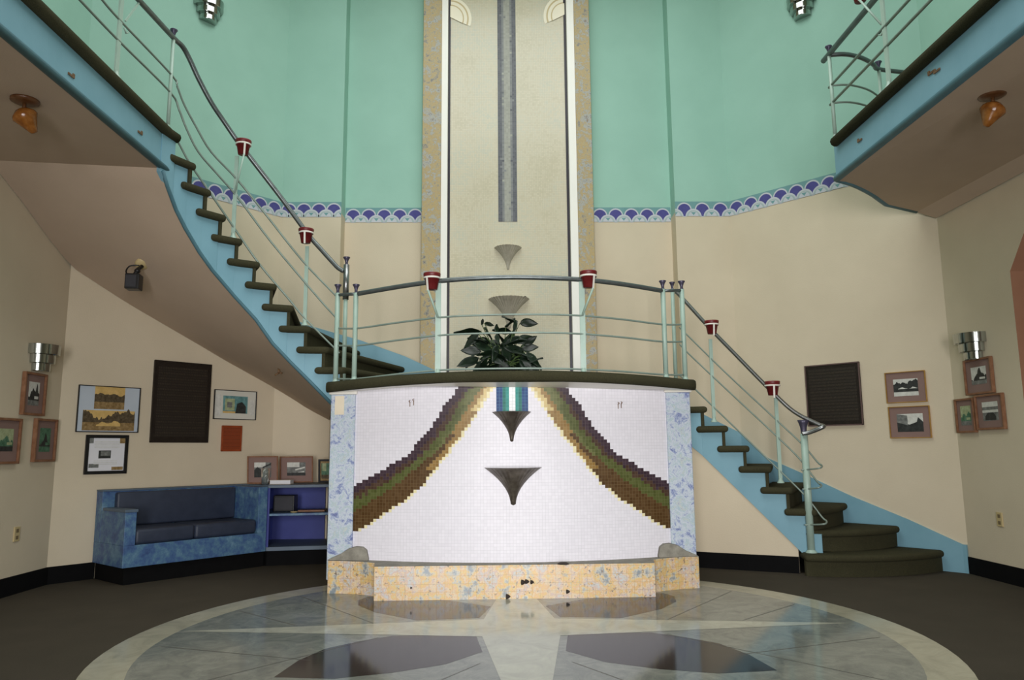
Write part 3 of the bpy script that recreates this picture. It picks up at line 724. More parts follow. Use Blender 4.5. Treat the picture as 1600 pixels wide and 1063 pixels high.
# ------------------------------------------------------------------ railings
def flat_post(mb, a, b, w, th, ax=(1, 0), mi=0):
    # flat bar from a to b
    a, b = Vector(a), Vector(b); x = Vector((ax[0], ax[1], 0)).normalized(); t = (b-a).normalized(); y = t.cross(x).normalized()
    vs = [p + x*(i*w/2) + y*(j*th/2) for p in (a, b) for j in (-1, 1) for i in (-1, 1)]
    mb.add(vs, [(0, 2, 3, 1), (4, 5, 7, 6), (0, 1, 5, 4), (2, 6, 7, 3), (0, 4, 6, 2), (1, 3, 7, 5)], mi)
def foot(mb, p, r=.03): mb.lathe([(r, 0), (r*.9, .012), (r*.55, .03), (r*.5, .05)], p, 12, 0)
def finial(top, parent, r=.03, h=.07):
    mb = MB(); mb.lathe([(0, h), (r, h), (r*1.05, h*.93), (r*.7, h*.72), (r*.45, h*.4), (r*.42, .012), (r*.6, 0)], top, 14)
    return mb.build('finial', M['cap'], parent)
def post(a, b, parent, r=.017, cap=True, mat='mint', capr=.03, caph=.075):
    mb = MB(); mb.tube([a, b], r, 0, 10); foot(mb, a, r*1.9); o = mb.build('post', M[mat], parent)
    if cap: finial(b, o, capr, caph)
    return o
def Yd(p, n=.02):   # nudge towards the viewer side
    return Vector(p)+Vector((0, -n, 0))
pots = []
def holder(rp, parent, strap, base=None, label=None, s=1.0):
    """white ring with a strap below it; rp is the centre of the pot mouth"""
    r = .066*s; mb = MB(); z = rp.z-.04*s
    mb.lathe([(r*.97, z-.007), (r*1.06, z-.007), (r*1.06, z+.007), (r*.97, z+.007), (r*.97, z-.007)], (rp.x, rp.y, 0), 24, 0)
    d = Vector((strap, -sqrt(max(0, 1-strap**2)), 0))
    a = Vector((rp.x, rp.y, z))+d*r*1.03; b = Vector((rp.x, rp.y, z-.115*s))+d*r*.80
    flat_post(mb, a, b, .016, .006, (-d.y, d.x)); 
    rg = mb.build('pot_ring', M['white'], parent)
    if base: mb = MB(); mb.tube([b+Vector((0, 0, .01)), base], .009, 0, 8); mb.build('brace', M['mint'], rg)
    pots.append((rp, s, label))

# --- landing railing
lr = thing('railing', 'landing railing of four curved bars over the tiled fountain', 'railing', (0, 6.2, LAND))
FP = [(x, fy(x)+.07) for x in FX]
def fpt(px, py): return on_path(px, py, FP)
hand = [fpt(*p) for p in ((530, 461), (560, 459), (600, 452), (640, 445.5), (680, 440), (720, 436.5), (760, 434.5), (800, 433.5), (840, 434), (880, 435.5), (920, 438), (960, 442.5), (1000, 448.5), (1034, 454.5), (1066, 454))]
mb = MB(); mb.tube(smooth_pts(hand[1:-1]), .02, 0, 10); mb.tube([hand[0], hand[1]], .014); mb.tube([hand[-2], hand[-1]], .014)
mb.build('handrail', M['dark_steel'], lr)
for row in (((526, 513), (560, 513), (620, 504.5), (690, 496), (760, 492.5), (830, 491.5), (900, 493), (970, 499), (1034, 507), (1068, 507)),
            ((526, 540), (560, 540), (620, 532), (690, 524), (760, 521), (830, 520), (900, 521.5), (970, 527), (1034, 534), (1068, 534)),
            ((526, 592), (560, 592), (620, 585), (690, 578.5), (760, 576.5), (830, 576), (900, 577), (970, 580.5), (1034, 585.5), (1068, 586))):
    mb = MB(); mb.tube(smooth_pts([fpt(*p) for p in row], 4), .0085, 0, 6); mb.build('rail_bar', M['rail'], lr)
for (bx, by, tx, ty) in ((524, 601, 530, 458), (553, 601, 558, 458), (1041, 596, 1034, 452), (1071, 595, 1060, 452)):
    a, b = fpt(bx, by), fpt(tx, ty); a.z = fz(a.x)-.01; post(a, Vector((a.x, a.y, b.z)), lr, .021)
for (bx, by, tx, ty, sp) in ((684, 588, 686, 441, -.55), (912, 586, 908, 437, .6)):
    a, b = fpt(bx, by), fpt(tx, ty); a.z = fz(a.x)-.01; b = Vector((a.x, a.y, b.z)); mb = MB(); flat_post(mb, a, b, .045, .012); foot(mb, a, .035); mb.build('post', M['mint'], lr)
    mp = fpt(676 if sp < 0 else 918, 430 if sp < 0 else 427); mp.y -= .055
    holder(mp, lr, sp, Vector((a.x, a.y-.01, b.z-.3)), 'red clay pot in a white ring on landing railing, ' + ('nearer the stairs going up' if sp < 0 else 'nearer the stairs going down'))

# --- left flight and left balcony
lf = thing('railing', 'steel stair railing climbing beside the upper left flight and balcony', 'railing', (-2.3, 6.7, LAND))
def lpt(px, py): return on_path(px, py, LP)
def run(pts): return [lpt(*p) for p in pts]
mb = MB(); h1 = run([(537, 424), (528, 418.5), (518, 408), (500, 388), (481, 366), (440, 310), (400, 258), (383, 236), (372, 222), (350, 190), (330, 160), (310, 122.6), (296, 92), (285, 72.6), (270, 58), (215, -2)])
hb = h1[-1]; dirb = (h1[-1]-h1[-2]).normalized()
mb.tube(smooth_pts(h1, 4)+[Vector((hb.x, 2.0, hb.z))], .022, 0, 10); mb.build('handrail', M['dark_steel'], lf)
for row in (((530, 469), (522.5, 460), (472.5, 407.5), (415, 335), (370, 280), (330, 237.5), (307.5, 200), (287.5, 162.6), (277, 135), (269, 118), (186, 30), (160, 0)),
            ((530, 502), (497.5, 466), (425, 380), (372.5, 310), (340, 272.6), (310, 237.5), (291, 200), (280, 172), (266, 144), (182, 60), (125, 0)),
            ((530, 552), (525, 546.7), (475, 496), (450, 466), (405, 412.5), (365, 355), (310, 275), (295, 252.7), (280, 225), (265, 200))):
    P = run(row); mb = MB(); S = smooth_pts(P, 4)
    if row[-1][1] == 0: S.append(Vector((P[-1].x, 2.0, P[-1].z)))
    mb.tube(S, .0095, 0, 6); mb.build('rail_bar', M['rail'], lf)
# chrome newel where the flight meets the landing
nb_ = lpt(537, 590); mb = MB(); zt = lpt(537, 414).z; zl = lpt(537, 452).z
mb.tube([(nb_.x, nb_.y, LAND-.02), (nb_.x, nb_.y, zl)], .02, 0, 12); mb.tube([(nb_.x, nb_.y, zl-.1), (nb_.x, nb_.y, zt)], .028, 1, 14); mb.build('post', [M['mint'], M['steel']], lf); finial(Vector((nb_.x, nb_.y, zt)), lf, .032, .075)
def stair_post(parent, fn, bx, by, tx, ty, potxy, strap, label, brace=None, s=1.0):
    a, b = fn(bx, by), fn(tx, ty); b = Vector((a.x, a.y, b.z)); mb = MB()
    flat_post(mb, a, b, .034, .012); foot(mb, a, .034); mb.build('post', M['mint'], parent)
    if potxy:
        m = fn(*potxy); m.y -= .06; holder(m, parent, strap, Vector((a.x, a.y-.01, a.z+(b.z-a.z)*.55)) if brace else None, label, s)
stair_post(lf, lpt, 364, 373, 374, 245, (384, 224), .5, 'red clay pot on left stair railing, level with top of scallop border', True, 1.0)
stair_post(lf, lpt, 476, 509, 481, 385, (481, 361), .05, 'red clay pot on left stair railing against cream wall, lower of the two', None, .98)
a = lpt(262, 203); b = lpt(270, 58); post(Vector((a.x, a.y, UPZ-.01)), Vector((a.x, a.y, b.z)), lf, .015)
a = lpt(181, 122); mb = MB(); flat_post(mb, Vector((a.x, a.y, UPZ)), Vector((a.x, a.y, hb.z)), .05, .012, (0, 1)); foot(mb, Vector((a.x, a.y, UPZ)), .034)
q1 = lpt(196, 33); flat_post(mb, q1, lpt(226, -8), .016, .01, (0, 1)); q2 = lpt(197, 51)
mb.tube([q2+Vector((0, -.03, .02)), q2+Vector((0, 0, -.004)), q2+Vector((0, .03, .02))], .007, 0, 6); mb.build('post', M['mint'], lf)

# --- right balcony
rb = thing('railing', 'railing along the upper right balcony with its curved return', 'railing', (2.86, 6.1, UPZ))
XB = 2.84
def rbp(px, py): return on_x(px, py, XB)
def to(p, y): return Vector((XB, y, p.z))
hz = rbp(1296, 84).z; m1 = rbp(1298, 134).z; m2 = rbp(1300, 161).z; ye = rbp(1298, 120).y
mb = MB(); mb.tube([(XB, 1.5, hz), (XB, ye+.12, hz)], .024, 0, 10); 
ret = [(XB, ye)]+[tuple(on_z(px, py, hz)[:2]) for px, py in ((1312, 83.5), (1325, 84), (1337, 86.5), (1348, 90), (1358, 95), (1366, 101), (1373, 107))]; ret += [(ret[-1][0]+.3, ret[-1][1]+.06)]
def lift(z, n=None): return [Vector((p[0], p[1], z)) for p in (ret if n is None else ret[:n])]
mb.tube(smooth_pts(lift(hz-.008), 4), .02, 0, 10); mb.build('handrail', M['dark_steel'], rb)
for z in (m1, m2):
    mb = MB(); mb.tube([(XB, 1.5, z), (XB, ye+.05, z)], .0115, 0, 8); mb.tube(smooth_pts(lift(z-.005), 4), .009, 0, 6); mb.build('rail_bar', M['rail'], rb)
post(Vector((XB, ye, UPZ-.01)), Vector((XB, ye, hz)), rb, .016); post(Vector((ret[-2][0], ret[-2][1], UPZ-.03)), Vector((ret[-2][0], ret[-2][1], hz-.01)), rb, .016)
a = rbp(1389, 127); mb = MB(); flat_post(mb, Vector((XB, a.y, UPZ)), Vector((XB, a.y, hz+.05)), .05, .012, (0, 1)); foot(mb, Vector((XB, a.y, UPZ)), .034)
q = rbp(1377, 38); mb2 = rbp(1377, 55); mb.tube([mb2+Vector((0, -.035, .025)), mb2, mb2+Vector((0, .035, .025))], .007, 0, 6); mb.build('post', M['mint'], rb)
pm = rbp(1352, -22); holder(Vector((XB-.05, pm.y, pm.z)), rb, -.6, q, 'red clay pot on right balcony railing, cut off by top of the picture', 1.0)

# --- right flight
rf = thing('railing', 'steel stair railing descending the lower right flight to a curled bottom newel', 'railing', (2.2, 7.4, 1.0))
def rpt(px, py): return on_path(px, py, RP)
mb = MB(); h = [rpt(*p) for p in ((1056, 456), (1066, 466), (1109, 513), (1150, 555), (1203, 609), (1240, 643), (1276, 662))]
nw = on_z(1268, 864, RZ); nwz = rpt(1258, 678).z
curl = [h[-1]+Vector((.035, -.03, -.02)), h[-1]+Vector((.02, -.09, -.035)), Vector((nw.x+.03, nw.y-.06, nwz+.01)), Vector((nw.x-.03, nw.y-.03, nwz))]
mb.tube(smooth_pts(h+curl, 5), .02, 0, 10); mb.build('handrail', M['steel'], rf)
for row in (((1062, 512), (1068.6, 518.5), (1131, 580), (1213.6, 657), (1254, 695), (1277, 722)),
            ((1062, 538), (1070, 547), (1104.5, 580), (1160, 632), (1213.6, 682), (1250, 718), (1276, 752)),
            ((1060, 585), (1080, 602.6), (1150, 670), (1215.5, 733), (1259, 776), (1284, 808))):
    P = [rpt(*p) for p in row]; e = P[-1]; mb = MB(); zc = e.z-.05
    P += [e+Vector((.02, -.05, -.035)), e+Vector((-.03, -.11, -.055)), Vector((nw.x, nw.y-.03, zc-.02)), Vector((nw.x-.05, nw.y-.005, zc-.025))]
    mb.tube(smooth_pts(P, 4), .0085, 0, 6); mb.build('rail_bar', M['rail'], rf)
mb = MB(); zb = RZ; mb.tube([(nw.x, nw.y, zb-.01), (nw.x, nw.y, nwz)], .033, 0, 16); foot(mb, Vector((nw.x, nw.y, zb)), .052)
np_ = mb.build('newel', M['mint'], rf)
mb = MB(); mb.lathe([(.025, 0), (.03, .06), (.042, .1), (.052, .125), (.044, .13), (.03, .11)], (nw.x, nw.y, nwz), 24, 0, 0, 2*pi, .08, 8); mb.build('finial', M['cap'], np_)
stair_post(rf, rpt, 1116, 660, 1110, 530, (1109, 503), .05, 'red clay pot on right stair railing, upper of the two beside landing', None, 1.02)
stair_post(rf, rpt, 1220, 755, 1209, 622, (1203, 597), -.15, 'red clay pot on right stair railing near bottom newel and plaque', None, 1.05)
a = rpt(1056, 592); post(Vector((a.x, a.y, LAND-.02)), Vector((a.x, a.y, rpt(1052, 452).z)), rf, .02)

# --- the pots
pot0 = None
for rp, s, label in pots:
    if pot0 is None:
        pot0 = thing('clay_pot', label, 'flower pot', rp, 'red pots on the stair railings'); mb = MB(); c = Vector(rp)
        mb.lathe([(.0, -.135), (.043, -.135), (.059, -.045), (.066, -.045), (.072, -.008), (.07, 0), (.062, 0), (.058, -.03), (0, -.035)], c, 28)
        mb.build('pot_body', M['pot'], pot0); mb = MB(); mb.lathe([(.0, -.028), (.058, -.03)], c, 20); mb.build('soil', M['soil'], pot0)
    else: copy_thing(pot0, rp, label)

# ------------------------------------------------------------------ tall waterfall niche
ni = thing('wall_fountain', 'tall cream mosaic waterfall panel between ochre marbled pilasters above the landing', 'wall fountain', (.03, 8.8, LAND))
YN = 8.82; ZT = CEIL-.02
mb = MB(); mb.quad((-.70, YN+.05, LAND), (.76, YN+.05, LAND), (.76, YN+.05, ZT), (-.70, YN+.05, ZT)); mb.build('mosaic_panel', M['niche'], ni)
for (xa, xb) in ((-1.03, -.80), (.868, 1.06)):
    mb = MB(); mb.prism([(xa, 8.76), (xb, 8.76), (xb, 8.915), (xa, 8.915)], LAND, ZT); mb.build('pilaster', M['pilaster'], ni, .006)
for (xa, xb) in ((-.80, -.722), (.775, .868)):
    mb = MB(); mb.prism([(xa, 8.775), (xb, 8.775), (xb, 8.91), (xa, 8.91)], LAND, ZT); mb.build('edge_strip', M['trimwhite'], ni, .004)
for (xa, xb) in ((-.722, -.695), (.745, .775)):
    mb = MB(); mb.prism([(xa, 8.86), (xb, 8.86), (xb, 8.91), (xa, 8.91)], LAND, ZT); mb.build('groove', M['groove'], ni)
mb = MB(); ks = ['steelA', 'steelA', 'steelB', 'steelC', 'steelC', 'steelC', 'steelB', 'steelA', 'steelA']; ST = .231/9
for i, k in enumerate(ks):
    for j in range(int((ZT-3.928)/ST)):
        z = 3.928+j*ST; x = -.1+i*ST
        kk = k if random.random() < .94 else ks[max(0, min(8, i+random.choice((-1, 1))))]
        mb.add([(x, YN+.046, z), (x+ST, YN+.046, z), (x+ST, YN+.046, z+ST), (x, YN+.046, z+ST)], [(0, 1, 2, 3)], names.index(kk), uvs=[[(i*TS, j*TS), ((i+1)*TS, j*TS), ((i+1)*TS, (j+1)*TS), (i*TS, (j+1)*TS)]])
mb.build('mosaic_stripe', [TILE[k] for k in names], ni)
trumpet(.014, YN+.05, 3.60, 3.325, .165, 'shell_bowl', M['shell'], ni, .035, 72, 26)
trumpet(.02, YN+.05, 2.96, 2.60, .245, 'shell_bowl', M['shell'], ni, .035, 84, 34)
for (px, py, w) in ((770, 468, .012), (821, 465, .03), (825, 466, .012)):
    p = on_y(px, py, YN+.045); mb = MB(); mb.lathe([(0, -.002), (w*.6, 0), (w*.5, .002), (0, .003)], (p.x, YN+.047, p.z), 9, 0, 0, 2*pi, .3, 3, tilt=Matrix.Rotation(pi/2, 3, 'X')); mb.build('stain', M['chip'], ni)
# arched window reflections at the head of the panel, modelled as pale layered shapes
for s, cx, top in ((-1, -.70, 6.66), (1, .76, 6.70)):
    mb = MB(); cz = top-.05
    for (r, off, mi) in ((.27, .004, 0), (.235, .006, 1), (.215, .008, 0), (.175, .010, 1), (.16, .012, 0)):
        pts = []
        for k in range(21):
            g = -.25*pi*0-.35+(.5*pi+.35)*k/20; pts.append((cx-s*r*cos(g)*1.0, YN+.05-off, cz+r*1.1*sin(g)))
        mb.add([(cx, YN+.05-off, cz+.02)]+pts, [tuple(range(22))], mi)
    mb.build('arch_reflection', [M['reflected_arch'], M['reflected_arch_line']], ni)

# ------------------------------------------------------------------ plant on the landing
pc = on_y(785, 580, 6.75); px_, py_ = pc.x, 6.75
pt = thing('potted_plant', 'leafy dark green plant standing behind the landing railing', 'plant', (px_, py_, LAND))
mb = MB(); mb.lathe([(0, 0), (.1, 0), (.13, .13), (.14, .13), (.14, .15), (.12, .15), (.11, .12), (0, .12)], (px_, py_, LAND), 24); mb.build('pot', M['clay'], pt)
def leaf(mb, base, d, L, w, droop, roll=0.):
    d = Vector(d).normalized(); side = d.cross(Vector((0, 0, 1)))
    side = side.normalized() if side.length > 1e-3 else Vector((1, 0, 0))
    side = (Matrix.Rotation(roll, 3, d) @ side); upv = side.cross(d).normalized(); n = 9; vs = []
    for i in range(n+1):
        t = i/n; c = Vector(base)+d*(L*t*(1-.15*droop*t))-Vector((0, 0, 1))*(droop*L*t*t*.6); ww = w*(sin(pi*t**.75)**.9 if 0 < t < 1 else 0)+.0008
        for q, k in ((-1, .0), (-.55, .01), (0, -.006), (.55, .01), (1, 0)): vs.append(c+side*(q*ww)+upv*(k+.004*sin(9*t+q*2)))
    mb.add(vs, [(i*5+j, i*5+j+1, (i+1)*5+j+1, (i+1)*5+j) for i in range(n) for j in range(4)], 0, True)
# leaf positions read off the photograph: stem tip pixel, direction on screen, length
ly = py_-.05
spec = [((752, 519), (-1, .12), 40), ((748, 523), (-.75, -.55), 26), ((753, 508), (.15, .9), 10), ((756, 512), (.5, -.7), 18), ((757, 505), (.7, -.2), 14), ((808, 506), (-.7, .35), 26), ((812, 506), (1, .18), 28), ((806, 500), (-.1, -.8), 18), ((790, 512), (.6, .6), 20), ((800, 520), (-.8, .2), 30), ((812, 528), (-.9, -.3), 36), ((795, 528), (.9, -.2), 34),
        ((776, 520), (0, 1), 16), ((776, 522), (.1, -1), 16), ((780, 534), (-.8, -.2), 28), ((752, 550), (-1, .2), 30), ((750, 545), (-.6, .5), 26), ((742, 552), (-.5, -.8), 26), ((748, 560), (-.9, -.35), 34), ((762, 560), (-.4, -.8), 36), ((770, 545), (.9, .3), 34), ((790, 545), (.9, -.3), 40), ((800, 540), (.6, -.8), 44), ((790, 550), (-.9, -.3), 44), ((805, 556), (.9, -.4), 36), ((812, 545), (.9, .2), 28), ((818, 540), (.7, .5), 24), ((822, 550), (.8, -.8), 30),
        ((775, 556), (-.7, -.6), 40), ((785, 560), (.2, -1), 34), ((798, 562), (.5, -.9), 30), ((812, 562), (.7, -.8), 32), ((768, 548), (-.8, .3), 30), ((800, 552), (-.5, .4), 30), ((815, 556), (.3, -.9), 30), ((826, 562), (.6, -.8), 26), ((760, 568), (-.7, -.5), 30), ((778, 572), (-.9, -.2), 34), ((792, 574), (.8, -.2), 36), ((806, 574), (-.7, -.2), 34), ((820, 574), (.5, -.4), 24), ((786, 538), (.5, .7), 24), ((798, 534), (.2, .8), 20), ((808, 534), (.8, .4), 26), ((818, 548), (-.8, .1), 30), ((776, 562), (.7, .4), 30), ((790, 566), (-.5, .6), 28), ((808, 566), (.6, .5), 26)]
rl = random.Random(4)
for _ in range(28): spec.append(((rl.uniform(762, 826), rl.uniform(536, 574)), (rl.uniform(-1, 1), rl.uniform(-.9, .5)), rl.uniform(24, 36)))
mbs, mbl = MB(), MB(); sc_ = 6.7/F
crown = Vector((px_+.01, py_, LAND+.14))
for i, ((qx, qy), (dx_, dz_), ln) in enumerate(spec):
    dep = py_+random.uniform(-.13, .1); tip = on_y(qx, qy, dep); b0 = crown+Vector((random.uniform(-.05, .05), random.uniform(-.04, .04), 0))
    mid = b0.lerp(tip, .5)+Vector((0, 0, .03))
    mbs.tube(smooth_pts([b0, mid, tip], 3), [.004]*7, 0, 5)
    L = ln*sc_; m2_ = MB(); leaf(m2_, tip, Vector((dx_, random.uniform(-.5, .1), dz_)), L*1.15, L*.26, random.uniform(.05, .35), random.uniform(-.9, .9)+ (.8 if i % 2 else -.5))
    if i < 100: m2_.build('leaf', M['leaf'], pt)
mbs.build('stem', M['stem'], pt)

# ------------------------------------------------------------------ sconces
def sconce(label, p, ax, s=1.0):
    """p: top centre on the wall; ax: outward normal in plan"""
    t = thing('wall_sconce', label, 'wall lamp', p, 'stepped chrome sconces'); a = atan2(ax[1], ax[0])
    for k, (r, z0, z1) in enumerate(((.17, 0, -.095), (.135, -.095, -.175), (.1, -.175, -.245))):
        mb = MB(); r *= s; z0 *= s; z1 *= s
        mb.lathe([(r*.94, z0+.0), (r, z0), (r*.985, z1+.006), (r*.96, z1), (0, z1)], p, 32, 0, a-pi/2, a+pi/2, sharp=True); mb.lathe([(r*.94, z0), (r*.94, z0-.02), (0, z0-.02)], p, 28, 0, a-pi/2, a+pi/2, sharp=True)
        mb.build('tier', M['chrome'], t)
    return t
nFL = Vector((1.7, -1.46)).normalized(); nFR = Vector((-1.65, -1.52)).normalized()
q = on_seg(325, 4, LA, LK); sconce('stepped chrome sconce high on aqua wall above left stairs', q+Vector((nFL.x, nFL.y, 0))*.004, nFL)
q = on_seg(1253, -2, RA, RK); sconce('stepped chrome sconce high on aqua wall left of right balcony railing', q+Vector((nFR.x, nFR.y, 0))*.004, nFR)
q = on_x(62, 540, XL); sconce('stepped chrome sconce on left wall above three wood framed pictures', q+Vector((.004, 0, 0)), Vector((1, 0)), .95)
q = on_x(1522, 522, XR); sconce('stepped chrome sconce on right wall just above a framed picture', q+Vector((-.004, 0, 0)), Vector((-1, 0)), .98)

# ------------------------------------------------------------------ framed things on the walls
def picture(label, quad, wallf, frame_mat, mat_mat, art, fw=.018, mw=.05, depth=.022, name='framed_picture', cat='picture', grp=None, lean=None):
    """quad: TL, TR, BR, BL pixels; wallf(px,py) gives the wall point; art(u,v boxes) list of (poly, material)"""
    tl, tr, br2, bl2 = [wallf(*q) for q in quad]
    c = (tl+tr+br2+bl2)/4; u = ((tr-tl)+(br2-bl2))/2; u.z = 0; w = u.length; u.normalize(); h = ((tl.z-bl2.z)+(tr.z-br2.z))/2
    n = Vector((u.y, -u.x, 0)); v = Vector((0, 0, 1))
    if lean: v = (v-n*lean).normalized()
    c = c+n*.004+ (n*(lean*h/2+.02) if lean else Vector((0, 0, 0)))
    t = thing(name, label, cat, c, grp)
    def P(a, b, o): return c+u*a+v*b+n*o
    mb = MB(); W, H = w/2, h/2; f = fw
    ring = [(-W, -H), (W, -H), (W, H), (-W, H)]; inn = [(-W+f, -H+f), (W-f, -H+f), (W-f, H-f), (-W+f, H-f)]
    vs = [P(a, b, 0) for a, b in ring]+[P(a, b, depth) for a, b in ring]+[P(a, b, depth) for a, b in inn]+[P(a, b, depth*.5) for a, b in inn]
    fs = []
    for i in range(4):
        j = (i+1) % 4; fs += [(i, j, 4+j, 4+i), (4+i, 4+j, 8+j, 8+i), (8+i, 8+j, 12+j, 12+i)]
    fs.append((3, 2, 1, 0)); mb.add(vs, fs); mb.build('frame', frame_mat, t, .002, 1)
    mb = MB(); mb.add([P(a, b, depth*.45) for a, b in inn], [(0, 1, 2, 3)]); mb.build('mat_board', mat_mat, t)
    mats = []; mb = MB(); lay = 0
    iw, ih = (w-2*f), (h-2*f)
    for poly, m in art:
        if m not in mats: mats.append(m)
        lay += 1
        mb.add([P(-W+f+a*iw, -H+f+b*ih, depth*.45+.0006*lay) for a, b in poly], [tuple(range(len(poly)))], mats.index(m))
    if art: mb.build('print', [M[m] for m in mats], t)
    return t
def R(x0, y0, x1, y1): return [(x0, y0), (x1, y0), (x1, y1), (x0, y1)]
def jag(x0, x1, y0, ys):
    rr = random.Random(int(1000*(x0+x1+sum(ys)))); amp = (max(ys)-min(ys)+.02)*.28
    for _ in range(3):
        out = []
        for a, b in zip(ys, ys[1:]): out += [a, max(y0+.005, (a+b)/2+rr.uniform(-amp, amp))]
        ys = out+[ys[-1]]; amp *= .55
    n = len(ys); return [(x0, y0)]+[(x1, y0)]+[(x1-(x1-x0)*i/(n-1), y) for i, y in enumerate(ys[::-1])]
def view(x0, y0, x1, y1, hills, sky='p_light', land='p_dark', mid='p_mid', ridge=.55):
    h = y1-y0
    return [(R(x0, y0, x1, y1), sky), (jag(x0, x1, y0, [y0+h*k for k in hills]), land), (R(x0, y0, x1, y0+h*.22), mid), (R(x0+(x1-x0)*.55, y0+h*.28, x0+(x1-x0)*.92, y0+h*.4), sky)]
FLw = lambda px, py: on_seg(px, py, LA, LK); FRw = lambda px, py: on_seg(px, py, RA, RK)
WLw = lambda px, py: on_x(px, py, XL); WRw = lambda px, py: on_x(px, py, XR)
picture('thin black frame holding two sepia landscape photographs, above the black bordered certificate', [(122, 601), (219, 607), (214, 677), (117, 675)], FLw, M['blackframe'], M['bluemat'],
        [(R(.25, .5, .75, 1), 's_light'), (jag(.25, .75, .5, [.82, .86, .83, .85, .8, .84]), 's_dark'), (R(.25, .5, .75, .66), 's_mid'), (R(.08, .02, .94, .47), 's_light'), (jag(.08, .94, .02, [.46, .45, .3, .25, .28, .36, .43, .4, .44, .45, .45]), 's_dark'), (R(.08, .02, .94, .2), 's_mid'), (jag(.3, .7, .12, [.15, .22, .18, .24, .17]), 's_light')], .008)
o = MB(); picture('black bordered certificate with small printed photos hanging under the sepia landscapes', [(134, 679), (200, 681), (196, 741), (129, 741)], FLw, M['blackframe'], M['paper'],
        [(R(.28, .38, .62, .62), 'p_dark'), (R(.34, .46, .6, .6), 'p_mid'), (R(.03, .1, .3, .22), 'p_mid'), (R(.66, .02, .98, .12), 's_mid'), (R(.85, .84, 1, 1), 's_mid'), (R(0, .84, .12, 1), 'p_mid')]+[(R(.15, .7+.045*k, .85, .715+.045*k), 'p_light') for k in range(5)]+[(R(.15, .3-.05*k, .8, .315-.05*k), 'p_light') for k in range(3)], .03)
def plaque(label, quad, wallf, rows, name='wall_plaque', border='plaque', seed=1, text='plaque_text', rim=None):
    tl, tr, br2, bl2 = [wallf(*q) for q in quad]; c = (tl+tr+br2+bl2)/4; u = ((tr-tl)+(br2-bl2))/2; u.z = 0; w = u.length; u.normalize(); h = ((tl.z-bl2.z)+(tr.z-br2.z))/2
    n = Vector((u.y, -u.x, 0)); t = thing(name, label, 'plaque', c); mb = MB()
    mb.box(c+n*.012, (w, .024, h), 0, (u.x, u.y)); mb.build('plate', M[border], t, .006, 2)
    mb = MB(); W, H = w/2, h/2
    for (a, b, cc, d) in ((-W, -H, W, -H+.012), (-W, H-.012, W, H), (-W, -H, -W+.012, H), (W-.012, -H, W, H)):
        mb.box(c+u*((a+cc)/2)+Vector((0, 0, (b+d)/2))+n*.026, (cc-a, .008, d-b), 0, (u.x, u.y))
    mb.build('rim', M[rim or border], t)
    x0, x1, za, zb = -W*.86, W*.86, -H*.86, H*.86; mb = MB()
    P4 = [c+u*x0+Vector((0, 0, za))+n*.0252, c+u*x1+Vector((0, 0, za))+n*.0252, c+u*x1+Vector((0, 0, zb))+n*.0252, c+u*x0+Vector((0, 0, zb))+n*.0252]
    mb.add(P4, [(0, 1, 2, 3)], 0, uvs=[[(0, 0), ((x1-x0)*30+seed*3.7, 0), ((x1-x0)*30+seed*3.7, rows), (0, rows)]])
    mb.build('raised_lettering', M[text], t); return t
plaque('large dark bronze plaque on left wall above the blue built-in sofa', [(241, 563), (329, 570), (323, 692), (232, 692)], FLw, 26, seed=3)
plaque('dark bronze plaque on right wall beside the stair newel', [(1257, 573), (1343, 565), (1351, 663), (1266, 668)], FRw, 17, seed=5, rim='plaque_rim')
picture('small grey framed scene of a blue green room, right of the large bronze plaque', [(335, 608), (401, 613), (397, 658), (331, 654)], FLw, M['blackframe'], M['beigemat'],
        [(R(.2, .2, .8, .82), 'b_mid'), (R(.25, .3, .48, .72), 'g_light'), (R(.3, .4, .42, .6), 'p_mid'), ([(.5, .2), (.76, .2), (.76, .45), (.66, .62), (.54, .55)], 'p_dark'), (R(.2, .2, .5, .27), 's_light'), (R(.02, .1, .15, .85), 'bluemat' if False else 'p_light'), (R(.86, .15, .96, .7), 'p_light')], .008)
t = plaque('small burnt orange plate below the grey framed scene', [(347, 665), (377, 666), (374, 706), (343, 705)], FLw, 12, border='orange', seed=8, text='orange_text')
picture('wood framed dark photograph just under left wall sconce', [(34, 580), (69, 586), (63, 651), (29, 648)], WLw, M['wood'], M['mauve'], view(.22, .2, .78, .82, [.35, .5, .75, .6, .9, .5]), .02, depth=.035)
picture('wood framed greenish photograph at left picture edge, below the sconce', [(-14, 652), (30, 655), (22, 726), (-18, 725)], WLw, M['wood'], M['mauve'], view(.2, .25, .8, .8, [.4, .45, .7, .42, .4], 'g_light', 'g_mid', 'p_dark'), .02, depth=.035)
picture('wood framed green photograph next to the left wall corner', [(53, 654), (85, 656), (80, 722), (45, 722)], WLw, M['wood'], M['mauve'], view(.22, .2, .8, .82, [.3, .4, .8, .4, .35], 'g_mid', 'p_dark', 'g_mid'), .02, depth=.035)
picture('gold framed photograph of dark tree line, upper of the two right of the plaque', [(1382, 584), (1446, 578), (1450, 628), (1388, 631)], FRw, M['gold'], M['mauve'],
        [(R(.18, .2, .82, .78), 'p_light'), (jag(.18, .82, .34, [.6, .7, .62, .66, .6, .72, .74, .7]), 'p_dark'), (jag(.3, .8, .34, [.45, .5, .44, .5, .45]), 'p_light'), (R(.18, .34, .82, .44), 'p_dark')], .009)
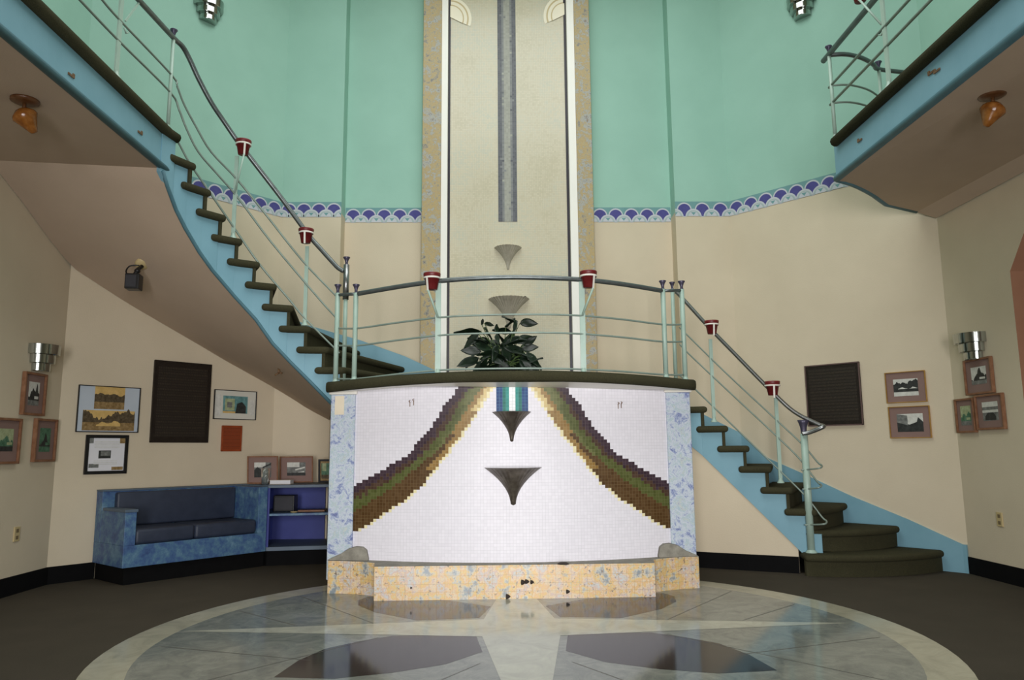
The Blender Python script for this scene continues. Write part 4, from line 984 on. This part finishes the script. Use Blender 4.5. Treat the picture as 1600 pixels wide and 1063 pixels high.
picture('gold framed photograph of building and trees, lower of the two right of the plaque', [(1388, 637), (1453, 633), (1457, 684), (1393, 686)], FRw, M['gold'], M['mauve'],
        [(R(.18, .18, .84, .78), 'p_light'), ([(.18, .18), (.84, .18), (.84, .5), (.72, .66), (.68, .5), (.5, .42), (.18, .5)], 'p_dark'), ([(.18, .5), (.45, .4), (.45, .72), (.18, .78)], 'p_mid')], .009)
picture('wood framed photograph of a peaked roof directly under right wall sconce', [(1508, 564), (1551, 557), (1558, 613), (1515, 619)], WRw, M['wood'], M['mauve'], view(.2, .25, .8, .8, [.3, .4, .6, .95, .6, .5]), .018, depth=.03)
picture('wood framed greenish photograph, left one of the bottom pair under right sconce', [(1495, 625), (1524, 621), (1530, 675), (1500, 678)], WRw, M['wood'], M['mauve'], view(.2, .18, .82, .82, [.4, .6, .5, .7, .6], 'g_light', 'g_mid', 'p_mid'), .018, depth=.03)
picture('wood framed photograph with arched shape, right one of the bottom pair under right sconce', [(1526, 620), (1569, 612), (1576, 669), (1532, 674)], WRw, M['wood'], M['mauve'], [(R(.2, .22, .82, .82), 'p_mid'), (R(.2, .66, .82, .82), 'p_light'), (R(.2, .48, .82, .56), 'p_light'), ([(.3, .24), (.72, .24), (.72, .36), (.62, .48), (.42, .48), (.3, .36)], 'p_dark')], .018, depth=.03)
def outlet(label, p, u):
    n = Vector((u.y, -u.x, 0)); t = thing('outlet_plate', label, 'outlet', p); mb = MB(); mb.box(p+n*.005, (.075, .01, .12), 0, (u.x, u.y)); mb.build('plate', M['plate'], t, .003)
    for dz in (-.028, .028):
        mb = MB(); mb.box(p+n*.0105+Vector((0, 0, dz)), (.034, .003, .03), 0, (u.x, u.y)); s = mb.build('socket', M['slot'], t, .001)
outlet('almond electrical outlet low on left wall', WLw(25, 835), Vector((0, 1, 0))); outlet('almond electrical outlet low on right wall', WRw(1563, 812), Vector((0, -1, 0)))

# ------------------------------------------------------------------ soffit fittings
def spot(label, p, aim):
    t = thing('ceiling_spotlight', label, 'ceiling light', p, 'amber spotlights under the balconies'); mb = MB(); mb.lathe([(0, 0), (.085, 0), (.085, -.014), (.06, -.026), (0, -.03)], p, 24); mb.build('canopy', M['amber_dark'], t)
    mb = MB(); mb.tube([p+Vector((0, 0, -.025)), p+Vector((0, 0, -.075))], .012); mb.build('stem', M['amber_dark'], t)
    d = Vector(aim).normalized(); q = Vector((0, 0, -1)).rotation_difference(d).to_matrix(); mb = MB()
    mb.lathe([(0, .03), (.04, .03), (.072, .0), (.078, -.02), (.06, -.05), (.035, -.1), (.02, -.13), (0, -.135)], p+Vector((0, 0, -.1)), 20, 0, tilt=q.to_3x3())
    mb.build('shade', M['amber'], t)
spot('amber glass spotlight under the left balcony', on_z(39, 156, SB-.002), (.5, .35, -1)); spot('amber glass spotlight under the right balcony', on_z(1550, 147, SB-.002), (-.45, .1, -1))
# speaker and small stub under the sloping soffit
def on_soffit(px, py):
    r = ray(px, py); best = None
    for f in fs:
        a, b, c, d = (SOFV[i] for i in f)
        for tri in ((a, b, c), (a, c, d)):
            from mathutils.geometry import intersect_ray_tri
            h = intersect_ray_tri(tri[0], tri[1], tri[2], r, EYE, True)
            if h and (best is None or (h-EYE).length < (best-EYE).length): best = h
    return best
p = on_soffit(223, 413)
if p:
    t = thing('loudspeaker', 'small black speaker hanging by a bracket under the sloping stair soffit', 'speaker', p); mb = MB(); nrm = Vector((.3, -.5, -.8)).normalized(); q = Vector((0, 0, 1)).rotation_difference(nrm).to_matrix()
    mb.lathe([(0, .02), (.05, .016), (.065, 0), (.065, -.012)], p, 20, 0, tilt=q); mb.build('mount', M['plate'], t)
    c = p+Vector((-.02, -.1, -.19)); mb = MB(); mb.tube([p+Vector((0, -.01, -.02)), p+Vector((-.015, -.05, -.06)), c+Vector((0, 0, .06))], .018); mb.lathe([(0, .02), (.02, .015), (.028, 0), (.02, -.02), (0, -.025)], p+Vector((-.015, -.06, -.075)), 14); mb.build('bracket', M['plastic'], t)
    mb = MB(); mb.box(c, (.12, .12, .14), 0, (1, .15)); sp = mb.build('cabinet', M['plastic'], t, .008); mb = MB(); mb.box(c+Vector((.0, -.0605, 0)), (.09, .006, .11), 0, (1, .15)); mb.build('grille', M['plastic_grey'], sp, .003)
    mb = MB(); mb.tube(smooth_pts([p+Vector((-.02, -.02, -.015)), p+Vector((-.09, -.05, -.03)), p+Vector((-.11, -.07, -.085)), p+Vector((-.07, -.08, -.13)), c+Vector((-.03, .02, .065))], 5), .007, 0, 6); mb.build('cable', M['plastic'], t)
p = on_soffit(436, 577)
if p:
    mb = MB(); mb.tube([p+Vector((0, 0, .01)), p+Vector((.005, -.02, -.04))], .012, 0, 8); mb.tube([p+Vector((.005, -.02, -.04)), p+Vector((-.03, -.03, -.065))], .009, 0, 8); mb.tube([p+Vector((.005, -.02, -.035)), p+Vector((.04, -.03, -.045))], .009, 0, 8)
    tag(mb.build('hook', M['rust'], loc=p), 'small rusty hook under the low end of the stair soffit', 'hook')

# ------------------------------------------------------------------ built in sofa and shelf
ud = Vector((LK[0]-LA[0], LK[1]-LA[1])).normalized(); un = Vector((ud.y, -ud.x))     # along the wall, out from the wall
S0 = Vector((-3.915, 7.285))+un*.01
def sp(a, b): return S0+ud*a+un*b
so = thing('built_in_sofa', 'blue marbled built-in sofa along the left wall below the bronze plaque', 'sofa', (S0.x, S0.y, 0))
SL, SD = 1.42, .63
def pb(mb, a0, a1, b0, b1, z0, z1, mi=0): mb.prism([sp(a0, b0), sp(a1, b0), sp(a1, b1), sp(a0, b1)], z0, z1, mi)
mb = MB(); pb(mb, .03, SL, .0, SD-.03, 0, .155); mb.build('plinth', M['black'], so)
mb = MB(); pb(mb, 0, SL, 0, SD, .15, .34); mb.build('base', M['sofa'], so, .004)
mb = MB(); pb(mb, 0, SL, 0, .13, .34, .80); mb.build('back', M['sofa'], so, .004)
mb = MB(); pb(mb, 0, .1, .13, SD, .34, .63); ar = mb.build('arm', M['sofa'], so, .004)
mb = MB(); pb(mb, -.004, .11, .16, SD+.004, .63, .655); mb.build('arm_cap', M['sofa_top'], ar, .003)
mb = MB(); pb(mb, SL-.1, SL, .13, SD, .34, .80); mb.build('arm', M['sofa'], so, .004)
mb = MB(); pb(mb, -.005, SL, -.0, .14, .80, .815); mb.build('top_ledge', M['sofa_top'], so, .003)
for a0, a1 in ((.105, .66), (.665, SL-.105)):
    mb = MB(); pb(mb, a0, a1, .135, SD-.01, .34, .475); mb.build('seat_cushion', M['cushion'], so, .03, 4, True)
mb = MB(); pb(mb, .105, SL-.105, .13, .2, .475, .79); mb.build('back_cushion', M['cushion'], so, .02, 3, True)
sh = thing('built_in_shelf', 'open blue shelf unit between the sofa and the fountain', 'shelf', (-2.2, 8.3, 0))
k0, k1 = sp(SL, SD), sp(SL, 0.0); X1 = -2.055
front = 8.05; k0 = Vector((k0.x+.004, max(k0.y, front)))
q0 = sp(SL+.005, SD); q1 = sp(SL+.005, .02)
def shelfpoly(inset=0, fr_=0): return [Vector((q0.x, q0.y+fr_)), Vector((-1.90, front+fr_)), Vector((-2.06, 8.68)), Vector((-2.67, 8.68)), Vector((q1.x, q1.y))]
mb = MB(); mb.prism(shelfpoly(0, .03), 0, .155); mb.build('plinth', M['black'], sh)
for nm, z0, z1 in (('bottom_board', .15, .19), ('middle_shelf', .50, .525), ('top_board', .785, .815)):
    mb = MB(); mb.prism(shelfpoly(), z0, z1); mb.build(nm, M['sofa_top'] if nm != 'middle_shelf' else M['sofa'], sh, .003)
mb = MB(); mb.prism([(-2.66, 8.655), (-2.07, 8.655), (-2.07, 8.68), (-2.66, 8.68)], .19, .785); a_, b_ = q1, Vector((-2.67, 8.68))
mb.prism([q1, Vector((-2.67, 8.675)), Vector((-2.65, 8.65)), q1+Vector((.02, -.015))], .19, .785); mb.build('back_panel', M['shelf_blue'], sh)
mb = MB(); mb.prism([q0, q1, q1+Vector((.02, .0)), q0+Vector((.02, .0))], .19, .785); mb.build('side_panel', M['shelf_blue'], sh)
# things on the shelves
c = on_y(446, 797, 8.3); mb = MB(); t = thing('radio', 'black box on the middle shelf of blue shelf unit', 'box', (c.x, 8.3, .525)); mb.box((c.x, 8.3, .525+.085), (.22, .16, .17)); mb.build('case', M['plastic'], t, .006); mb = MB(); mb.box((c.x, 8.218, .61), (.19, .004, .13)); mb.build('front_panel', M['plastic_grey'], t, .001)
c = on_y(487, 806, 8.2); mb = MB(); mb.box((c.x, 8.22, .535), (.28, .14, .018), 0, (1, .05)); tag(mb.build('flat_tray', M['wood'], None, .004, loc=(c.x, 8.22, .525)), 'flat brown tray beside black box on the middle shelf', 'tray')
c = on_y(459, 812, 8.1); mb = MB(); mb.lathe([(0, 0), (.03, 0), (.04, .01), (.032, .012), (0, .006)], (c.x, 8.1, .525), 16); tag(mb.build('small_dish', M['plate'], loc=(c.x, 8.1, .525)), 'small pale dish at the shelf edge in front of black box', 'dish')
yS = 8.45
SHw = lambda px, py: on_y(px, py, yS)
sv = lambda *h: view(.2, .2, .82, .82, h)
def shelf_pic(label, quad, y, fm, mm, art, fw):
    f = lambda px, py: on_y(px, py, y)
    z = min(f(*quad[2]).z, f(*quad[3]).z); dz = .818-z
    return picture(label, quad, lambda px, py: f(px, py)+Vector((0, 0, dz)), fm, mm, art, fw, depth=.018, lean=-.12)
shelf_pic('mauve matted picture behind the glass vase on the blue shelf', [(386, 716), (436, 716), (434, 759), (388, 760)], 8.2, M['wood'], M['mauve'], [(R(.2, .2, .8, .8), 'p_mid'), (R(.2, .6, .6, .8), 'p_light'), ([(.2, .2), (.45, .2), (.45, .5), (.32, .62), (.2, .5)], 'p_dark'), ([(.5, .62), (.8, .78), (.8, .7), (.5, .56)], 'p_dark')], .014)
shelf_pic('mauve matted picture behind the white book on the blue shelf', [(438, 717), (491, 716), (488, 758), (437, 758)], 8.42, M['wood'], M['mauve'], [(R(.2, .24, .8, .8), 'p_mid'), (R(.2, .6, .6, .8), 'p_light'), (R(.2, .24, .8, .36), 'p_dark'), ([(.45, .5), (.78, .62), (.78, .56), (.48, .46)], 'p_light'), ([(.55, .38), (.76, .44), (.76, .38)], 'p_light')], .014)
shelf_pic('black framed picture at the end of the blue shelf, partly hidden by fountain pillar', [(500, 720), (521, 720), (518, 757), (496, 757)], 8.36, M['blackframe'], M['s_mid'], [(R(.1, .3, .9, .9), 'g_mid'), (R(.2, .5, .6, .9), 'g_light'), (R(.1, .1, .9, .3), 's_dark')], .022)
vb = on_y(415, 762, 8.16); mb = MB(); vz = .816
mb.lathe([(0, vz+.006), (.034, vz+.008), (.046, vz+.17), (.05, vz+.17), (.038, vz), (0, vz)], (vb.x, 8.14, 0), 24); tag(mb.build('glass_vase', M['glass'], loc=(vb.x, 8.14, vz)), 'clear glass vase standing on the blue shelf between two pictures', 'vase')
bb = on_y(441, 758, 8.22); t = thing('book', 'white book lying flat on the blue shelf beside glass vase', 'book', (bb.x, 8.24, .815)); mb = MB(); mb.box((bb.x, 8.2, .815+.022), (.215, .13, .034)); mb.build('pages', M['paper'], t); mb = MB(); mb.box((bb.x, 8.2, .815+.002), (.225, .14, .004)); mb.box((bb.x, 8.2, .815+.042), (.225, .14, .005)); mb.build('cover', M['book'], t)

# ------------------------------------------------------------------ light
def area(name, loc, target, sx_, sy_, power, col=(1, 1, 1)):
    l = bpy.data.lights.new(name, 'AREA'); l.shape = 'RECTANGLE'; l.size = sx_; l.size_y = sy_; l.energy = power; l.color = col
    o = bpy.data.objects.new(name, l); C.objects.link(o); o.location = loc
    o.rotation_euler = (Vector(target)-Vector(loc)).to_track_quat('-Z', 'Y').to_euler(); return o
for s in (-1, 1): area('daylight_window', (s*(W0+W1)/2, YF+.02, 1.3), (s*(W0+W1)/2*.3, 6.2, .95), 1.3, 2.4, 70, (1, .985, .99)).data.spread = radians(85)
area('skylight', (0, 4.5, CEIL+.1), (0, 4.5, 0), 4.6, 5.2, 230, (.97, 1, .95))
w = bpy.data.worlds.new('sky'); bpy.context.scene.world = w; w.use_nodes = True
w.node_tree.nodes['Background'].inputs[0].default_value = (.75, .85, 1, 1); w.node_tree.nodes['Background'].inputs[1].default_value = .4
vs_ = bpy.context.scene.view_settings; vs_.view_transform = 'Standard'; vs_.look = 'None'; vs_.gamma = 1; vs_.exposure = .12; vs_.use_curve_mapping = False
